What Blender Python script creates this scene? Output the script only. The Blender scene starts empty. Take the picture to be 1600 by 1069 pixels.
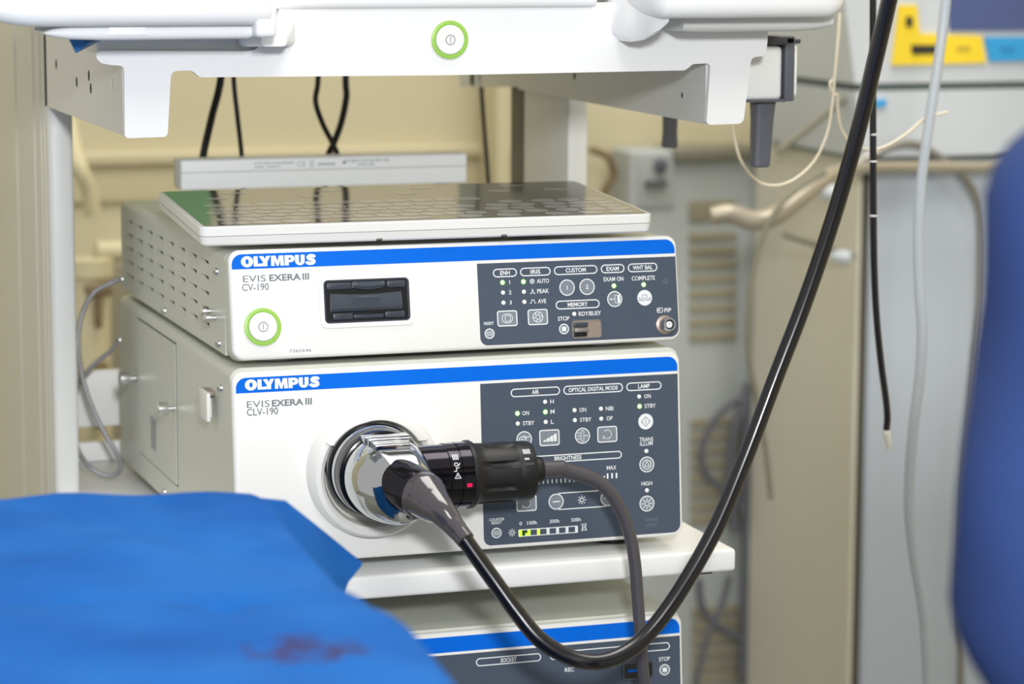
import bpy, bmesh, math, random
from mathutils import Vector, Matrix
random.seed(7)
SC = bpy.context.scene
COL = SC.collection

# ------------------------------------------------------------------ camera
IW, IH = 1600, 1069
FPX = 4299.2
YAW, PITCH, ROLL = 0.3301, 0.1494, 0.0038
CAM = Vector((-0.47020, -2.02098, 0.48706))
_f = Vector((math.sin(YAW)*math.cos(PITCH), math.cos(YAW)*math.cos(PITCH), -math.sin(PITCH)))
_r = Vector((math.cos(YAW), -math.sin(YAW), 0))
_u = _r.cross(_f)
CR = _r*math.cos(ROLL) + _u*math.sin(ROLL)
CU = -_r*math.sin(ROLL) + _u*math.cos(ROLL)
CF = _f
cd = bpy.data.cameras.new('camera')
cam = bpy.data.objects.new('camera', cd)
COL.objects.link(cam)
cam.matrix_world = Matrix(((CR.x, CU.x, -CF.x, CAM.x), (CR.y, CU.y, -CF.y, CAM.y), (CR.z, CU.z, -CF.z, CAM.z), (0, 0, 0, 1)))
cd.sensor_fit = 'HORIZONTAL'
cd.sensor_width = 36.0
cd.lens = FPX*36.0/IW
cd.clip_start = 0.05
cd.dof.use_dof = True
cd.dof.focus_distance = 2.14
cd.dof.aperture_fstop = 5.2
cd.dof.aperture_blades = 9
SC.camera = cam

# ------------------------------------------------------------------ world, lights, exposure
SC.view_settings.view_transform = 'Standard'
SC.view_settings.look = 'None'
SC.view_settings.gamma = 1.0
SC.view_settings.use_curve_mapping = False
SC.view_settings.exposure = 0.3
w = bpy.data.worlds.new('room_light')
SC.world = w
w.use_nodes = True
bgn = w.node_tree.nodes['Background']
bgn.inputs[0].default_value = (1.0, 0.99, 0.95, 1)
bgn.inputs[1].default_value = 0.5

def area(name, loc, target, size, power, color=(1, 1, 1), sy=None):
    l = bpy.data.lights.new(name, 'AREA')
    l.energy = power
    l.color = color
    l.size = size
    if sy:
        l.shape = 'RECTANGLE'
        l.size_y = sy
    o = bpy.data.objects.new(name, l)
    COL.objects.link(o)
    o.location = loc
    o.rotation_euler = (Vector(target) - Vector(loc)).to_track_quat('-Z', 'Y').to_euler()
    return o
area('flash_lamp', (-0.44, -2.35, 0.84), (0.17, 0.0, 0.1), 0.16, 31, (0.98, 0.99, 1.0))
area('procedure_lamp', (0.0, -2.3, 2.1), (0.17, 0.0, 0.1), 0.7, 13, (1.0, 0.97, 0.92))
area('ceiling_lamp', (0.7, 0.2, 2.4), (0.7, 0.9, 0), 1.5, 38, (1.0, 0.96, 0.88))

# ------------------------------------------------------------------ helpers
def ray(px, py):
    return CF + CR*((px-800)/FPX) - CU*((py-534.5)/FPX)
def at(px, py, Y):
    d = ray(px, py)
    return CAM + d*((Y-CAM.y)/d.y)
def atx(px, py, X):
    d = ray(px, py)
    return CAM + d*((X-CAM.x)/d.x)
def atz(px, py, Z):
    d = ray(px, py)
    return CAM + d*((Z-CAM.z)/d.z)
def atd(px, py, D):
    return CAM + ray(px, py)*D

def lin(c):
    c = c/255.0
    return c/12.92 if c <= 0.04045 else ((c+0.055)/1.055)**2.4
def rgb(t):
    return (lin(t[0]), lin(t[1]), lin(t[2]), 1)

def mat(name, col, rough=0.5, metal=0.0, spec=0.5, vary=0.04, scale=30.0, bump=0.0, bscale=200.0, coat=0.0, emit=None, estr=0.0, trans=0.0, alpha=1.0):
    m = bpy.data.materials.new(name)
    m.use_nodes = True
    nt = m.node_tree
    b = nt.nodes['Principled BSDF']
    b.inputs['Roughness'].default_value = rough
    b.inputs['Metallic'].default_value = metal
    b.inputs['Specular IOR Level'].default_value = spec
    b.inputs['Coat Weight'].default_value = coat
    b.inputs['Coat Roughness'].default_value = 0.05
    b.inputs['Transmission Weight'].default_value = trans
    b.inputs['Alpha'].default_value = alpha
    c = rgb(col)
    tc = nt.nodes.new('ShaderNodeTexCoord')
    if vary > 0:
        n = nt.nodes.new('ShaderNodeTexNoise')
        n.inputs['Scale'].default_value = scale
        n.inputs['Detail'].default_value = 4
        mx = nt.nodes.new('ShaderNodeMixRGB')
        mx.inputs[1].default_value = tuple(v*(1-vary) for v in c[:3]) + (1,)
        mx.inputs[2].default_value = tuple(min(1, v*(1+vary)) for v in c[:3]) + (1,)
        nt.links.new(tc.outputs['Object'], n.inputs['Vector'])
        nt.links.new(n.outputs['Fac'], mx.inputs[0])
        nt.links.new(mx.outputs[0], b.inputs['Base Color'])
    else:
        b.inputs['Base Color'].default_value = c
    if bump > 0:
        n2 = nt.nodes.new('ShaderNodeTexNoise')
        n2.inputs['Scale'].default_value = bscale
        bp = nt.nodes.new('ShaderNodeBump')
        bp.inputs['Strength'].default_value = bump
        bp.inputs['Distance'].default_value = 0.001
        nt.links.new(tc.outputs['Object'], n2.inputs['Vector'])
        nt.links.new(n2.outputs['Fac'], bp.inputs['Height'])
        nt.links.new(bp.outputs[0], b.inputs['Normal'])
    if emit:
        b.inputs['Emission Color'].default_value = rgb(emit)
        b.inputs['Emission Strength'].default_value = estr
    return m

M = dict(
    plate=mat('white_front_panel', (238, 238, 235), 0.35, vary=0.01),
    ivory=mat('ivory_painted_metal', (212, 215, 205), 0.38, vary=0.02, bump=0.05, bscale=900),
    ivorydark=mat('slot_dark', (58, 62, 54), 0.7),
    blue=mat('blue_stripe', (0, 107, 224), 0.45, spec=0.12, vary=0.03, scale=60),
    panel=mat('slate_membrane', (73, 83, 99), 0.5, spec=0.3, vary=0.05, scale=90, bump=0.04, bscale=500),
    panelbtn=mat('grey_button', (128, 136, 146), 0.4, vary=0.02),
    print_w=mat('white_print', (236, 240, 243), 0.5, vary=0),
    print_g=mat('grey_print', (112, 122, 128), 0.5, vary=0),
    print_s=mat('soft_grey_print', (168, 174, 180), 0.5, vary=0),
    print_f=mat('faint_print', (100, 110, 122), 0.5, vary=0),
    led_off=mat('unlit_indicator', (238, 242, 240), 0.3, vary=0),
    led_on=mat('lit_green_indicator', (225, 250, 205), 0.3, vary=0, emit=(205, 255, 170), estr=0.5),
    led_rim=mat('green_glow_rim', (96, 160, 80), 0.3, vary=0, emit=(90, 200, 60), estr=0.12),
    bar_on=mat('lit_yellow_green_bar', (190, 230, 60), 0.3, vary=0, emit=(190, 240, 50), estr=0.6),
    bar_dk=mat('dark_green_window', (30, 70, 20), 0.3, vary=0),
    ring=mat('lit_green_ring', (150, 194, 88), 0.35, vary=0.03, emit=(140, 210, 60), estr=0.08),
    black=mat('black_plastic', (16, 17, 20), 0.18, vary=0.05),
    slot=mat('smoky_black_plastic', (62, 68, 78), 0.2, vary=0.1, scale=120),
    slotdk=mat('slot_interior', (16, 17, 20), 0.3),
    rubber=mat('black_rubber', (17, 17, 19), 0.45, vary=0.05, bump=0.05, bscale=1500),
    cord=mat('black_glossy_cord', (15, 13, 17), 0.25, vary=0.04, coat=0.35),
    palecord=mat('pale_grey_cable', (150, 150, 154), 0.4),
    boot=mat('dark_smoke_boot', (64, 60, 65), 0.14, vary=0.05, coat=1.0),
    greycord=mat('grey_cable', (74, 71, 76), 0.4, vary=0.04),
    chrome=mat('chrome', (196, 198, 200), 0.07, 1.0, vary=0.01),
    darkchrome=mat('black_chrome', (52, 50, 56), 0.12, 0.9, vary=0.03),
    brushed=mat('brushed_steel', (225, 225, 226), 0.3, 1.0, vary=0.04),
    steelgrey=mat('grey_metal', (150, 148, 142), 0.4, 0.7),
    brass=mat('worn_connector', (165, 150, 138), 0.4, 0.5, vary=0.2, scale=200),
    kbpanel=mat('dark_glass_keypad', (86, 81, 82), 0.09, vary=0.02),
    key=mat('grey_key', (158, 156, 158), 0.14, spec=0.5, vary=0.03),
    keyrim=mat('key_outline', (212, 211, 212), 0.2, spec=0.5, vary=0),
    cartw=mat('white_cart_plastic', (238, 239, 240), 0.4, vary=0.015, bump=0.03, bscale=600),
    cartm=mat('cart_metal', (218, 219, 217), 0.42, vary=0.015),
    cartpost=mat('beige_grey_post', (202, 200, 186), 0.45, vary=0.03),
    cartrear=mat('dark_rear_channel', (92, 90, 78), 0.55),
    hole=mat('dark_hole', (50, 48, 42), 0.8, vary=0),
    peg=mat('charcoal_hook', (92, 94, 103), 0.45, vary=0.04),
    slab=mat('pale_grey_case', (246, 248, 250), 0.45, vary=0.01),
    wall=mat('cream_wall', (211, 202, 170), 0.7, vary=0.03, scale=3),
    trim=mat('cream_trim', (208, 198, 165), 0.6, vary=0.03, scale=5),
    floor=mat('vinyl_floor', (150, 150, 140), 0.4, vary=0.05, scale=6),
    vent=mat('grey_cabinet', (172, 177, 176), 0.5, vary=0.03, scale=5),
    ventslot=mat('slot_tan', (146, 140, 118), 0.7, vary=0.05),
    tan=mat('khaki_side_panel', (212, 209, 194), 0.6, vary=0.03, scale=4),
    tanedge=mat('khaki_edge', (128, 126, 110), 0.6),
    mach=mat('grey_machine', (186, 194, 206), 0.45, vary=0.02, scale=5),
    mach2=mat('pale_machine', (202, 208, 215), 0.45, vary=0.02, scale=5),
    handle=mat('champagne_handle', (170, 162, 145), 0.3, 0.3, vary=0.03),
    yellow=mat('yellow_label', (246, 214, 50), 0.5, vary=0.03),
    cyan=mat('blue_label', (50, 160, 222), 0.5, vary=0.03),
    screen=mat('navy_display', (78, 92, 140), 0.3, vary=0.05, scale=15),
    postdark=mat('olive_edge', (92, 90, 78), 0.6),
    seam=mat('dark_green_seam', (86, 100, 98), 0.6),
    cream=mat('cream_pipe', (205, 195, 160), 0.5, vary=0.05, scale=12),
    brown=mat('brown_fitting', (120, 100, 70), 0.6),
    ivorytube=mat('ivory_tubing', (222, 212, 190), 0.3, vary=0.03),
    clear=mat('milky_tubing', (196, 204, 212), 0.2, vary=0.02, alpha=0.78),
    green=mat('green_sheet', (104, 158, 104), 0.7),
    skin=mat('skin', (196, 150, 125), 0.5, vary=0.05),
    hair=mat('dark_hair', (30, 25, 22), 0.6),
    scrub=mat('navy_scrub_cloth', (46, 66, 116), 0.85, spec=0.2, vary=0.08, scale=25, bump=0.15, bscale=1800),
    wrap=mat('blue_wrap', (40, 105, 165), 0.6, vary=0.15, scale=300),
    red=mat('red_dot', (230, 20, 90), 0.3, vary=0, emit=(230, 20, 90), estr=0.15),
    tip=mat('ivory_tip', (240, 236, 226), 0.3, vary=0.02),
)

class MB:
    """collects shapes; build() links them as ONE mesh object"""
    def __init__(s):
        s.v = []; s.f = []; s.m = []; s.slots = []
    def mi(s, m):
        if m not in s.slots:
            s.slots.append(m)
        return s.slots.index(m)
    def add(s, vs, fs, m):
        o = len(s.v); k = s.mi(m)
        s.v += [Vector(p) for p in vs]
        for f in fs:
            s.f.append([i+o for i in f]); s.m.append(k)
    def prism(s, poly, w0, w1, P, m, cap0=True, cap1=True, poly1=None):
        n = len(poly); p1 = poly1 or poly
        vs = [P(a, b, w0) for a, b in poly] + [P(a, b, w1) for a, b in p1]
        fs = [[i, (i+1) % n, n+(i+1) % n, n+i] for i in range(n)]
        if cap0: fs.append(list(range(n))[::-1])
        if cap1: fs.append(list(range(n, 2*n)))
        s.add(vs, fs, m)
    def flat(s, poly, w, P, m):
        s.add([P(a, b, w) for a, b in poly], [list(range(len(poly)))], m)
    def band(s, outer, inner, w0, w1, P, m):
        n = len(outer)
        vs = [P(a, b, w1) for a, b in outer] + [P(a, b, w1) for a, b in inner]
        fs = [[i, (i+1) % n, n+(i+1) % n, n+i] for i in range(n)]
        if w0 is not None:
            vs += [P(a, b, w0) for a, b in outer] + [P(a, b, w0) for a, b in inner]
            fs += [[2*n+i, 2*n+(i+1) % n, (i+1) % n, i] for i in range(n)]
            fs += [[n+i, n+(i+1) % n, 3*n+(i+1) % n, 3*n+i] for i in range(n)]
        s.add(vs, fs, m)
    def loft(s, rings, m, cap0=True, cap1=True, closed=True):
        n = len(rings[0]); vs = [p for r in rings for p in r]; fs = []
        for k in range(len(rings)-1):
            for i in range(n if closed else n-1):
                j = (i+1) % n
                fs.append([k*n+i, k*n+j, (k+1)*n+j, (k+1)*n+i])
        if cap0: fs.append(list(range(n))[::-1])
        if cap1: fs.append(list(range((len(rings)-1)*n, len(rings)*n)))
        s.add(vs, fs, m)
    def lathe(s, prof, O, A, m, n=48, cap0=True, cap1=True):
        """prof: (radius, height along A)"""
        A = Vector(A).normalized(); O = Vector(O)
        X = A.orthogonal().normalized(); Yv = A.cross(X)
        rings = [[O + A*h + (X*math.cos(2*math.pi*i/n) + Yv*math.sin(2*math.pi*i/n))*r for i in range(n)] for r, h in prof]
        s.loft(rings, m, cap0, cap1)
    def tube(s, pts, rad, m, n=14, sub=8, smooth=True):
        pts = [Vector(p) for p in pts]
        if not isinstance(rad, (list, tuple)): rad = [rad]*len(pts)
        P = []; Rr = []
        if smooth and len(pts) > 2:
            for i in range(len(pts)-1):
                p0 = pts[i-1] if i > 0 else pts[i]*2-pts[i+1]
                p1, p2 = pts[i], pts[i+1]
                p3 = pts[i+2] if i+2 < len(pts) else pts[i+1]*2-pts[i]
                for k in range(sub):
                    t = k/sub
                    P.append(0.5*((2*p1)+(p2-p0)*t+(2*p0-5*p1+4*p2-p3)*t*t+(3*p1-p0-3*p2+p3)*t**3))
                    Rr.append(rad[i]*(1-t)+rad[i+1]*t)
            P.append(pts[-1]); Rr.append(rad[-1])
        else:
            P, Rr = pts, list(rad)
        up = None; rings = []
        for i, p in enumerate(P):
            T = (P[min(i+1, len(P)-1)]-P[max(i-1, 0)]).normalized()
            if up is None: up = T.orthogonal().normalized()
            up = (up - T*up.dot(T)).normalized()
            B = T.cross(up)
            rings.append([p+(up*math.cos(2*math.pi*k/n)+B*math.sin(2*math.pi*k/n))*Rr[i] for k in range(n)])
        s.loft(rings, m)
    def box(s, x0, x1, y0, y1, z0, z1, m, r=0.0, seg=3):
        bm = bmesh.new()
        bmesh.ops.create_cube(bm, size=1.0)
        for v in bm.verts:
            v.co = Vector(((x0+x1)/2+v.co.x*(x1-x0), (y0+y1)/2+v.co.y*(y1-y0), (z0+z1)/2+v.co.z*(z1-z0)))
        if r > 0:
            bmesh.ops.bevel(bm, geom=list(bm.edges), offset=r, segments=seg, profile=0.5, affect='EDGES')
        s.addbm(bm, m)
    def addbm(s, bm, m):
        bm.verts.index_update()
        s.add([v.co.copy() for v in bm.verts], [[v.index for v in f.verts] for f in bm.faces], m)
        bm.free()
    def pbox(s, P, a0, a1, b0, b1, w0, w1, m, r=0.0, seg=3):
        o = len(s.v)
        s.box(a0, a1, b0, b1, w0, w1, m, r, seg)
        for i in range(o, len(s.v)):
            s.v[i] = P(*s.v[i])
    def text(s, st, u, v, h, wd, P, m, w=0.25, bold=0.0, sp=1.0):
        """lettering centred on (u, v), fitted to height h and width wd (mm)"""
        c = bpy.data.curves.new('t', 'FONT')
        c.body = st; c.size = 1.0; c.offset = bold; c.space_character = sp
        c.resolution_u = 3
        o = bpy.data.objects.new('t', c)
        COL.objects.link(o)
        dg = bpy.context.evaluated_depsgraph_get(); dg.update()
        e = o.evaluated_get(dg); me = e.to_mesh()
        vs = [(q.co.x, q.co.y) for q in me.vertices]; fs = [list(p.vertices) for p in me.polygons]
        e.to_mesh_clear()
        bpy.data.objects.remove(o); bpy.data.curves.remove(c)
        if not vs: return
        x0 = min(a for a, b in vs); x1 = max(a for a, b in vs); y0 = min(b for a, b in vs); y1 = max(b for a, b in vs)
        sy = h/(y1-y0); sx = wd/(x1-x0) if wd else sy
        s.add([P(u+(a-(x0+x1)/2)*sx, v+(b-(y0+y1)/2)*sy, w) for a, b in vs], fs, m)
    def line(s, pts, wd, P, m, w=0.25, closed=False):
        """a printed stroke of width wd through 2-D points"""
        n = len(pts)
        for i in range(n if closed else n-1):
            a = Vector(pts[i]); b = Vector(pts[(i+1) % n]); d = (b-a)
            if d.length < 1e-9: continue
            d.normalize(); nn = Vector((-d.y, d.x))*wd/2; e = d*wd*0.3
            q = [a-e-nn, b+e-nn, b+e+nn, a-e+nn]
            s.flat([(p.x, p.y) for p in q], w, P, m)
    def build(s, name, parent=None, org=None, smooth=35, label=None):
        if parent is not None: org = Vector(parent['_o'])
        elif org is None: org = Vector((0, 0, 0))
        else: org = Vector(org)
        me = bpy.data.meshes.new(name)
        me.from_pydata([tuple(v-org) for v in s.v], [], s.f)
        for m in s.slots: me.materials.append(m)
        me.polygons.foreach_set('material_index', s.m)
        bm = bmesh.new(); bm.from_mesh(me)
        bmesh.ops.remove_doubles(bm, verts=bm.verts, dist=1e-7)
        bmesh.ops.recalc_face_normals(bm, faces=bm.faces)
        bm.to_mesh(me); bm.free()
        if smooth:
            me.shade_smooth()
            me.set_sharp_from_angle(angle=math.radians(smooth))
        o = bpy.data.objects.new(name, me)
        COL.objects.link(o)
        o['_o'] = tuple(org)
        if parent is not None: o.parent = parent
        else: o.location = org
        if label: o['label'] = label
        return o

def thing(name, label, cat, loc=(0, 0, 0), group=None):
    o = bpy.data.objects.new(name, None)
    o.empty_display_size = 0.02
    COL.objects.link(o)
    o.location = loc; o['_o'] = tuple(loc)
    o['label'] = label; o['category'] = cat
    if group: o['group'] = group
    return o
def tag(o, label, cat, group=None):
    o['label'] = label; o['category'] = cat
    if group: o['group'] = group
    return o
def struct(o):
    o['kind'] = 'structure'
    return o
def W(a, b, c): return Vector((a, b, c))           # world frame, metres
def frame(O, t):
    """tilted front plane: u right, v up the plane, w out of it, in millimetres"""
    O = Vector(O); V = Vector((0, math.sin(t), math.cos(t))); N = Vector((0, -math.cos(t), math.sin(t)))
    return lambda u, v, w: O + Vector((u/1000, 0, 0)) + V*(v/1000) + N*(w/1000)
def rr(cx, cy, wd, h, r, n=6):
    p = []; r = min(r, wd/2-1e-6, h/2-1e-6)
    for k, (sx, sy) in enumerate(((1, 1), (-1, 1), (-1, -1), (1, -1))):
        for i in range(n+1):
            a = math.pi/2*(k+i/n)
            p.append((cx+sx*(wd/2-r)+r*math.cos(a), cy+sy*(h/2-r)+r*math.sin(a)))
    return p
def circ(cx, cy, r, n=28, r2=None, a0=0.0):
    return [(cx+r*math.cos(a0+2*math.pi*i/n), cy+(r2 or r)*math.sin(a0+2*math.pi*i/n)) for i in range(n)]
def arc(cx, cy, r, a0, a1, n=14):
    return [(cx+r*math.cos(math.radians(a0+(a1-a0)*i/n)), cy+r*math.sin(math.radians(a0+(a1-a0)*i/n))) for i in range(n+1)]
def cornered(x0, x1, y0, y1, rbl, rbr, rtr, rtl, n=6):
    p = []
    for (cx, cy, r, k) in ((x1, y1, rtr, 0), (x0, y1, rtl, 1), (x0, y0, rbl, 2), (x1, y0, rbr, 3)):
        sx = -1 if cx == x1 else 1; sy = -1 if cy == y1 else 1
        if r <= 0: p.append((cx, cy)); continue
        for i in range(n+1):
            a = math.pi/2*(k+i/n)
            p.append((cx+sx*r+r*math.cos(a), cy+sy*r+r*math.sin(a)))
    return p
def screw(parent, P, r=3.0, h=2.2, name='screw'):
    """dome head with a cross recess; P(a,b,w) millimetre frame centred on the screw"""
    b = MB()
    rings = [[P(math.cos(2*math.pi*i/16)*q, math.sin(2*math.pi*i/16)*q, z) for i in range(16)] for q, z in ((r, 0), (r, h*.45), (r*.8, h*.8), (r*.4, h))]
    b.loft(rings, M['brushed'])
    for a in (0.4, 0.4+math.pi/2):
        dx, dy = math.cos(a), math.sin(a)
        b.line([(-dx*r*.5, -dy*r*.5), (dx*r*.5, dy*r*.5)], r*.22, P, M['hole'], w=h+.05)
    return b.build(name, parent)
def onleft(X, y, z):
    """millimetre frame on a left-hand side wall: a towards the viewer, b up, w outward"""
    return lambda a, b, w: Vector((X-w/1000, y-a/1000, z+b/1000))

# ------------------------------------------------------------------ room shell
FLZ = -0.78
b = MB(); b.box(-2.6, 3.2, -3.2, 1.45, FLZ-0.05, FLZ, M['floor']); struct(b.build('floor'))
b = MB(); b.box(-2.6, 3.2, 1.35, 1.45, FLZ, 2.1, M['wall']); struct(b.build('wall_back'))
b = MB(); b.box(2.4, 2.5, -3.2, 1.35, FLZ, 2.1, M['wall']); struct(b.build('wall_right'))
b = MB()
b.box(-2.6, 0.72, 1.335, 1.35, 0.195, 0.212, M['trim'], .004)
b.box(-2.6, 0.72, 1.343, 1.35, 0.150, 0.196, M['trim'], .002)
struct(b.build('trim_1'))

# ------------------------------------------------------------------ equipment cart
XL, XR = -0.0757, 0.4045
cart = thing('equipment_cart', 'white endoscopy cart with side posts, open shelves and a rounded top tray', 'cart', (0.165, 0.25, FLZ))
# left post: deep channel seen from its outer side
b = MB()
b.box(XL, XL+0.0215, 0.378, 0.398, -0.70, 0.46, M['cartm'], .004)
b.box(XL+0.0005, XL+0.0215, 0.398, 0.80, -0.70, 0.46, M['cartpost'], .001)
for yy, ww in ((0.400, .0016), (0.418, .0010), (0.456, .0010), (0.56, .0010)):
    b.box(XL-0.0005, XL+0.002, yy, yy+ww*2.2, -0.70, 0.46, M['cartpost'], .0004)
b.build('post', cart)
b = MB()
b.box(XR, XR+0.020, 0.375, 0.50, -0.70, 0.46, M['cartm'], .003)
b.build('post', cart)
b = MB()
b.box(XR+0.002, XR+0.02, 0.503, 0.545, -0.70, 0.46, M['cartrear'], .002)
b.build('rear_channel', cart, label='dark channel behind the right post')
# middle and lower shelf: flat tray with a turned-down lip
def shelf(z1, yf, xr):
    b = MB()
    b.box(-0.0745, xr, yf, 0.60, z1-0.0185, z1, M['cartw'], .003)
    return b.build('shelf', cart)
shelf(-0.012, -0.0096, 0.4126)
b = MB(); b.box(0.380, 0.396, 0.0, 0.03, -0.0335, -0.0304, M['hole'], .0005); b.build('shelf_clip', cart)
shelf(-0.30, -0.0096, 0.4126)
for z0, z1 in ((0.0214, 0.0751), (-0.0118, 0.0067)):
    b = MB(); b.box(XL+0.021, XR, 0.515, 0.525, z0, z1, M['cartw'], .002); b.build('cross_rail', cart)
b = MB(); b.box(-0.085, 0.43, 0.02, 0.80, -0.74, -0.69, M['cartw'], .012)
b.build('base', cart)
for sx in (-0.05, 0.39):
    for sy in (0.07, 0.74):
        c = MB(); c.lathe([(.012, -.012), (.028, -.011), (.032, -.006), (.032, .006), (.028, .011), (.012, .012)], (sx, sy, FLZ+.032), (1, 0, 0), M['rubber'], 24)
        c.box(sx-.015, sx+.015, sy-.015, sy+.015, FLZ+.045, -.738, M['steelgrey'], .003)
        c.build('caster', cart)
# apron with its two drop brackets, cut from one sheet
YA = 0.03
pix = [(150, 83), (151, 92), (158, 99), (176, 102), (194, 103), (195, 213), (199, 216), (258, 214), (262, 210), (267, 118), (272, 111), (297, 110), (303, 113), (312, 121),
       (700, 117.5), (1070, 110), (1076, 106), (1082, 100), (1106, 99), (1110, 103), (1104, 192), (1109, 195), (1156, 193.5), (1162, 188), (1174, 90), (1197, 87), (1200, 56), (1200, 20), (980, 4), (440, 4), (420, 62), (395, 80), (158, 79)]
pl = [(at(x, y, YA).x, at(x, y, YA).z) for x, y in pix]
b = MB()
PY = lambda a, c, y: Vector((a, y, c))
def fillet(p, r, n=4):
    out = []
    for i in range(len(p)):
        A0, B0, C0_ = Vector(p[i-1]), Vector(p[i]), Vector(p[(i+1) % len(p)])
        q = min(r, (A0-B0).length*.45, (C0_-B0).length*.45)
        s_, t_ = B0+(A0-B0).normalized()*q, B0+(C0_-B0).normalized()*q
        for k in range(n+1):
            k /= n; v = s_*(1-k)**2+B0*2*k*(1-k)+t_*k*k; out.append((v.x, v.y))
    return out
b.prism(fillet(pl, .004), YA, YA+0.006, PY, M['cartw'])
b.build('apron', cart, smooth=20)
# recessed strip above the apron on the left
b = MB()
a0 = at(150, 80, YA+.008); a1 = at(432, 60, YA+.008)
b.box(a0.x, a1.x+.01, YA+.006, YA+.05, at(300, 84, YA).z, at(300, 50, YA).z+.02, M['cartm'], .002)
b.build('recess_strip', cart)
# bracket side plates running back to the posts
def sideplate(X, pts, th, m=M['cartm']):
    b = MB()
    P = lambda y, z, x: Vector((x, y, z))
    b.prism(pts, X, X+th, P, m)
    return b
zb = at(195, 214, YA).z
b = sideplate(XL, [(YA+.006, zb+.0005), (0.40, zb+.001), (0.40, 0.425), (0.10, .418), (YA+.006, at(195, 104, YA).z)], .0025)
for (px, py, ra, rb) in ((120, 128, 2.2, 4.2), (139, 118, 2.4, 5), (142, 138, 2.2, 4.4), (88, 100, 2.0, 4.0)):
    q = atx(px, py, XL)
    b.flat(circ(0, 0, 3.2, 14, 4.3), .3, onleft(XL, q.y, q.z), M['hole'])
q = atx(175, 131, XL)
b.flat(circ(0, 0, 3.0, 14, 4.5), .3, onleft(XL, q.y, q.z), M['plate'])
b.build('bracket', cart)
zb2 = at(1106, 195, YA).z
b = sideplate(0.399, [(YA+.006, zb2), (0.50, zb2+.002), (0.50, 0.335), (0.685, 0.325), (0.685, 0.425), (YA+.006, .425)], .0025)
for px, py in ((1066, 149),):
    q = atx(px, py, .399); b.flat(circ(0, 0, 1.6, 12, 2.6), .3, onleft(.399, q.y, q.z), M['hole'])
q = atx(738, 124, .399); b.flat(circ(0, 0, 7, 16), .3, onleft(.399, q.y, q.z), M['hole'])
q = atx(898, 119, .399); b.flat(circ(0, 0, 2.6, 12, 3.4), .3, onleft(.399, q.y, q.z), M['hole'])
b.build('bracket', cart)
# tray on top: back slab plus rounded forward arms
b = MB()
b.box(-0.08, 0.425, YA+.012, 0.62, 0.430, 0.455, M['cartw'], .006)
b.build('tray', cart)
b = MB()   # front roll of the tray between the two arms
b.box(0.016, 0.302, YA-.006, YA+.03, at(700, 12.5, YA).z, at(700, 12.5, YA).z+.02, M['cartw'], .005)
b.build('tray_lip', cart)
def arm(px0, px1, pyb, Y, depth, hgt, mirror):
    """rounded arm: px range of its front face, lower edge pyb, at depth plane Y"""
    a = at(px0, pyb, Y); c = at(px1, pyb, Y)
    z0 = (a.z+c.z)/2
    return a.x, c.x, z0
# left arm
x0, x1, z0 = arm(-40, 430, 42, -0.06, 0, 0, 1)
b = MB()
prof = [(-.06, .004), (-.066, .014), (-.066, .034), (-.05, .048), (.06, .05), (.06, .0), (-.045, .0)]
def armloft(x0, x1, z0, ends, m=M['cartw']):
    b = MB(); rings = []
    N = 9
    xs = []
    for i in range(N): xs.append((x0+(ends[0])*(1-math.cos(math.pi/2*i/(N-1))) if ends[0] else x0, math.sin(math.pi/2*i/(N-1)) if ends[0] else 1.0))
    for i in range(N): xs.append((x1-(ends[1])*(1-math.cos(math.pi/2*(N-1-i)/(N-1))) if ends[1] else x1, math.sin(math.pi/2*(N-1-i)/(N-1)) if ends[1] else 1.0))
    for x, k in xs:
        k = max(k, .02)
        ring = []
        for (yy, zz) in rr(0, 0, 0.16, 0.046, 0.011, 6):
            ring.append(Vector((x, 0.02+yy*(.7+.3*k), z0+.023+zz*(.25+.75*k))))
        rings.append(ring)
    b.loft(rings, m)
    return b
b = armloft(x0, x1, z0, (.05, .0035))
b.build('tray_arm', cart)
b = MB()   # slimmer ledge below the left arm
q0 = at(70, 62, -.045); q1 = at(398, 61, -.045)
b.loft([[Vector((x, -.045+yy*s, q1.z+.0055+zz*s2)) for yy, zz in [(v[0]+.05, v[1]) for v in rr(0, 0, .1, .011, .005, 4)]] for x, s, s2 in
        ((q0.x, .5, .1), (q0.x+.006, .8, .5), (q0.x+.018, .95, .85), (q0.x+.04, 1, 1), (q1.x-.004, 1, 1), (q1.x, .98, .7))], M['cartw'])
t0 = at(171, 55, -.046); t1 = at(229, 42, -.046)
b.box(t0.x, t1.x, -.0458, -.030, t0.z, t1.z, M['slab'], .0004)
b.build('tray_ledge', cart)
b = MB()   # inner end block of the left arm, stepping down to the apron
q0 = at(396, 58, -.05); q1 = at(430, 58, -.05)
b.box(q0.x, q1.x, -.058, .02, q1.z, q1.z+.03, M['cartw'], .0035)
q2 = at(410, 76, .0)
b.loft([[Vector((x, y, z)) for x, z in rr(cx, cz, wx, wz, .004, 4)] for y, cx, cz, wx, wz in
        ((-.012, q2.x+.006, q2.z+.007, .020, .010), (.012, q2.x+.008, q2.z+.007, .030, .012), (.033, q2.x+.012, q2.z+.010, .045, .02))], M['cartw'])
b.build('tray_arm_end', cart)
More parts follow.
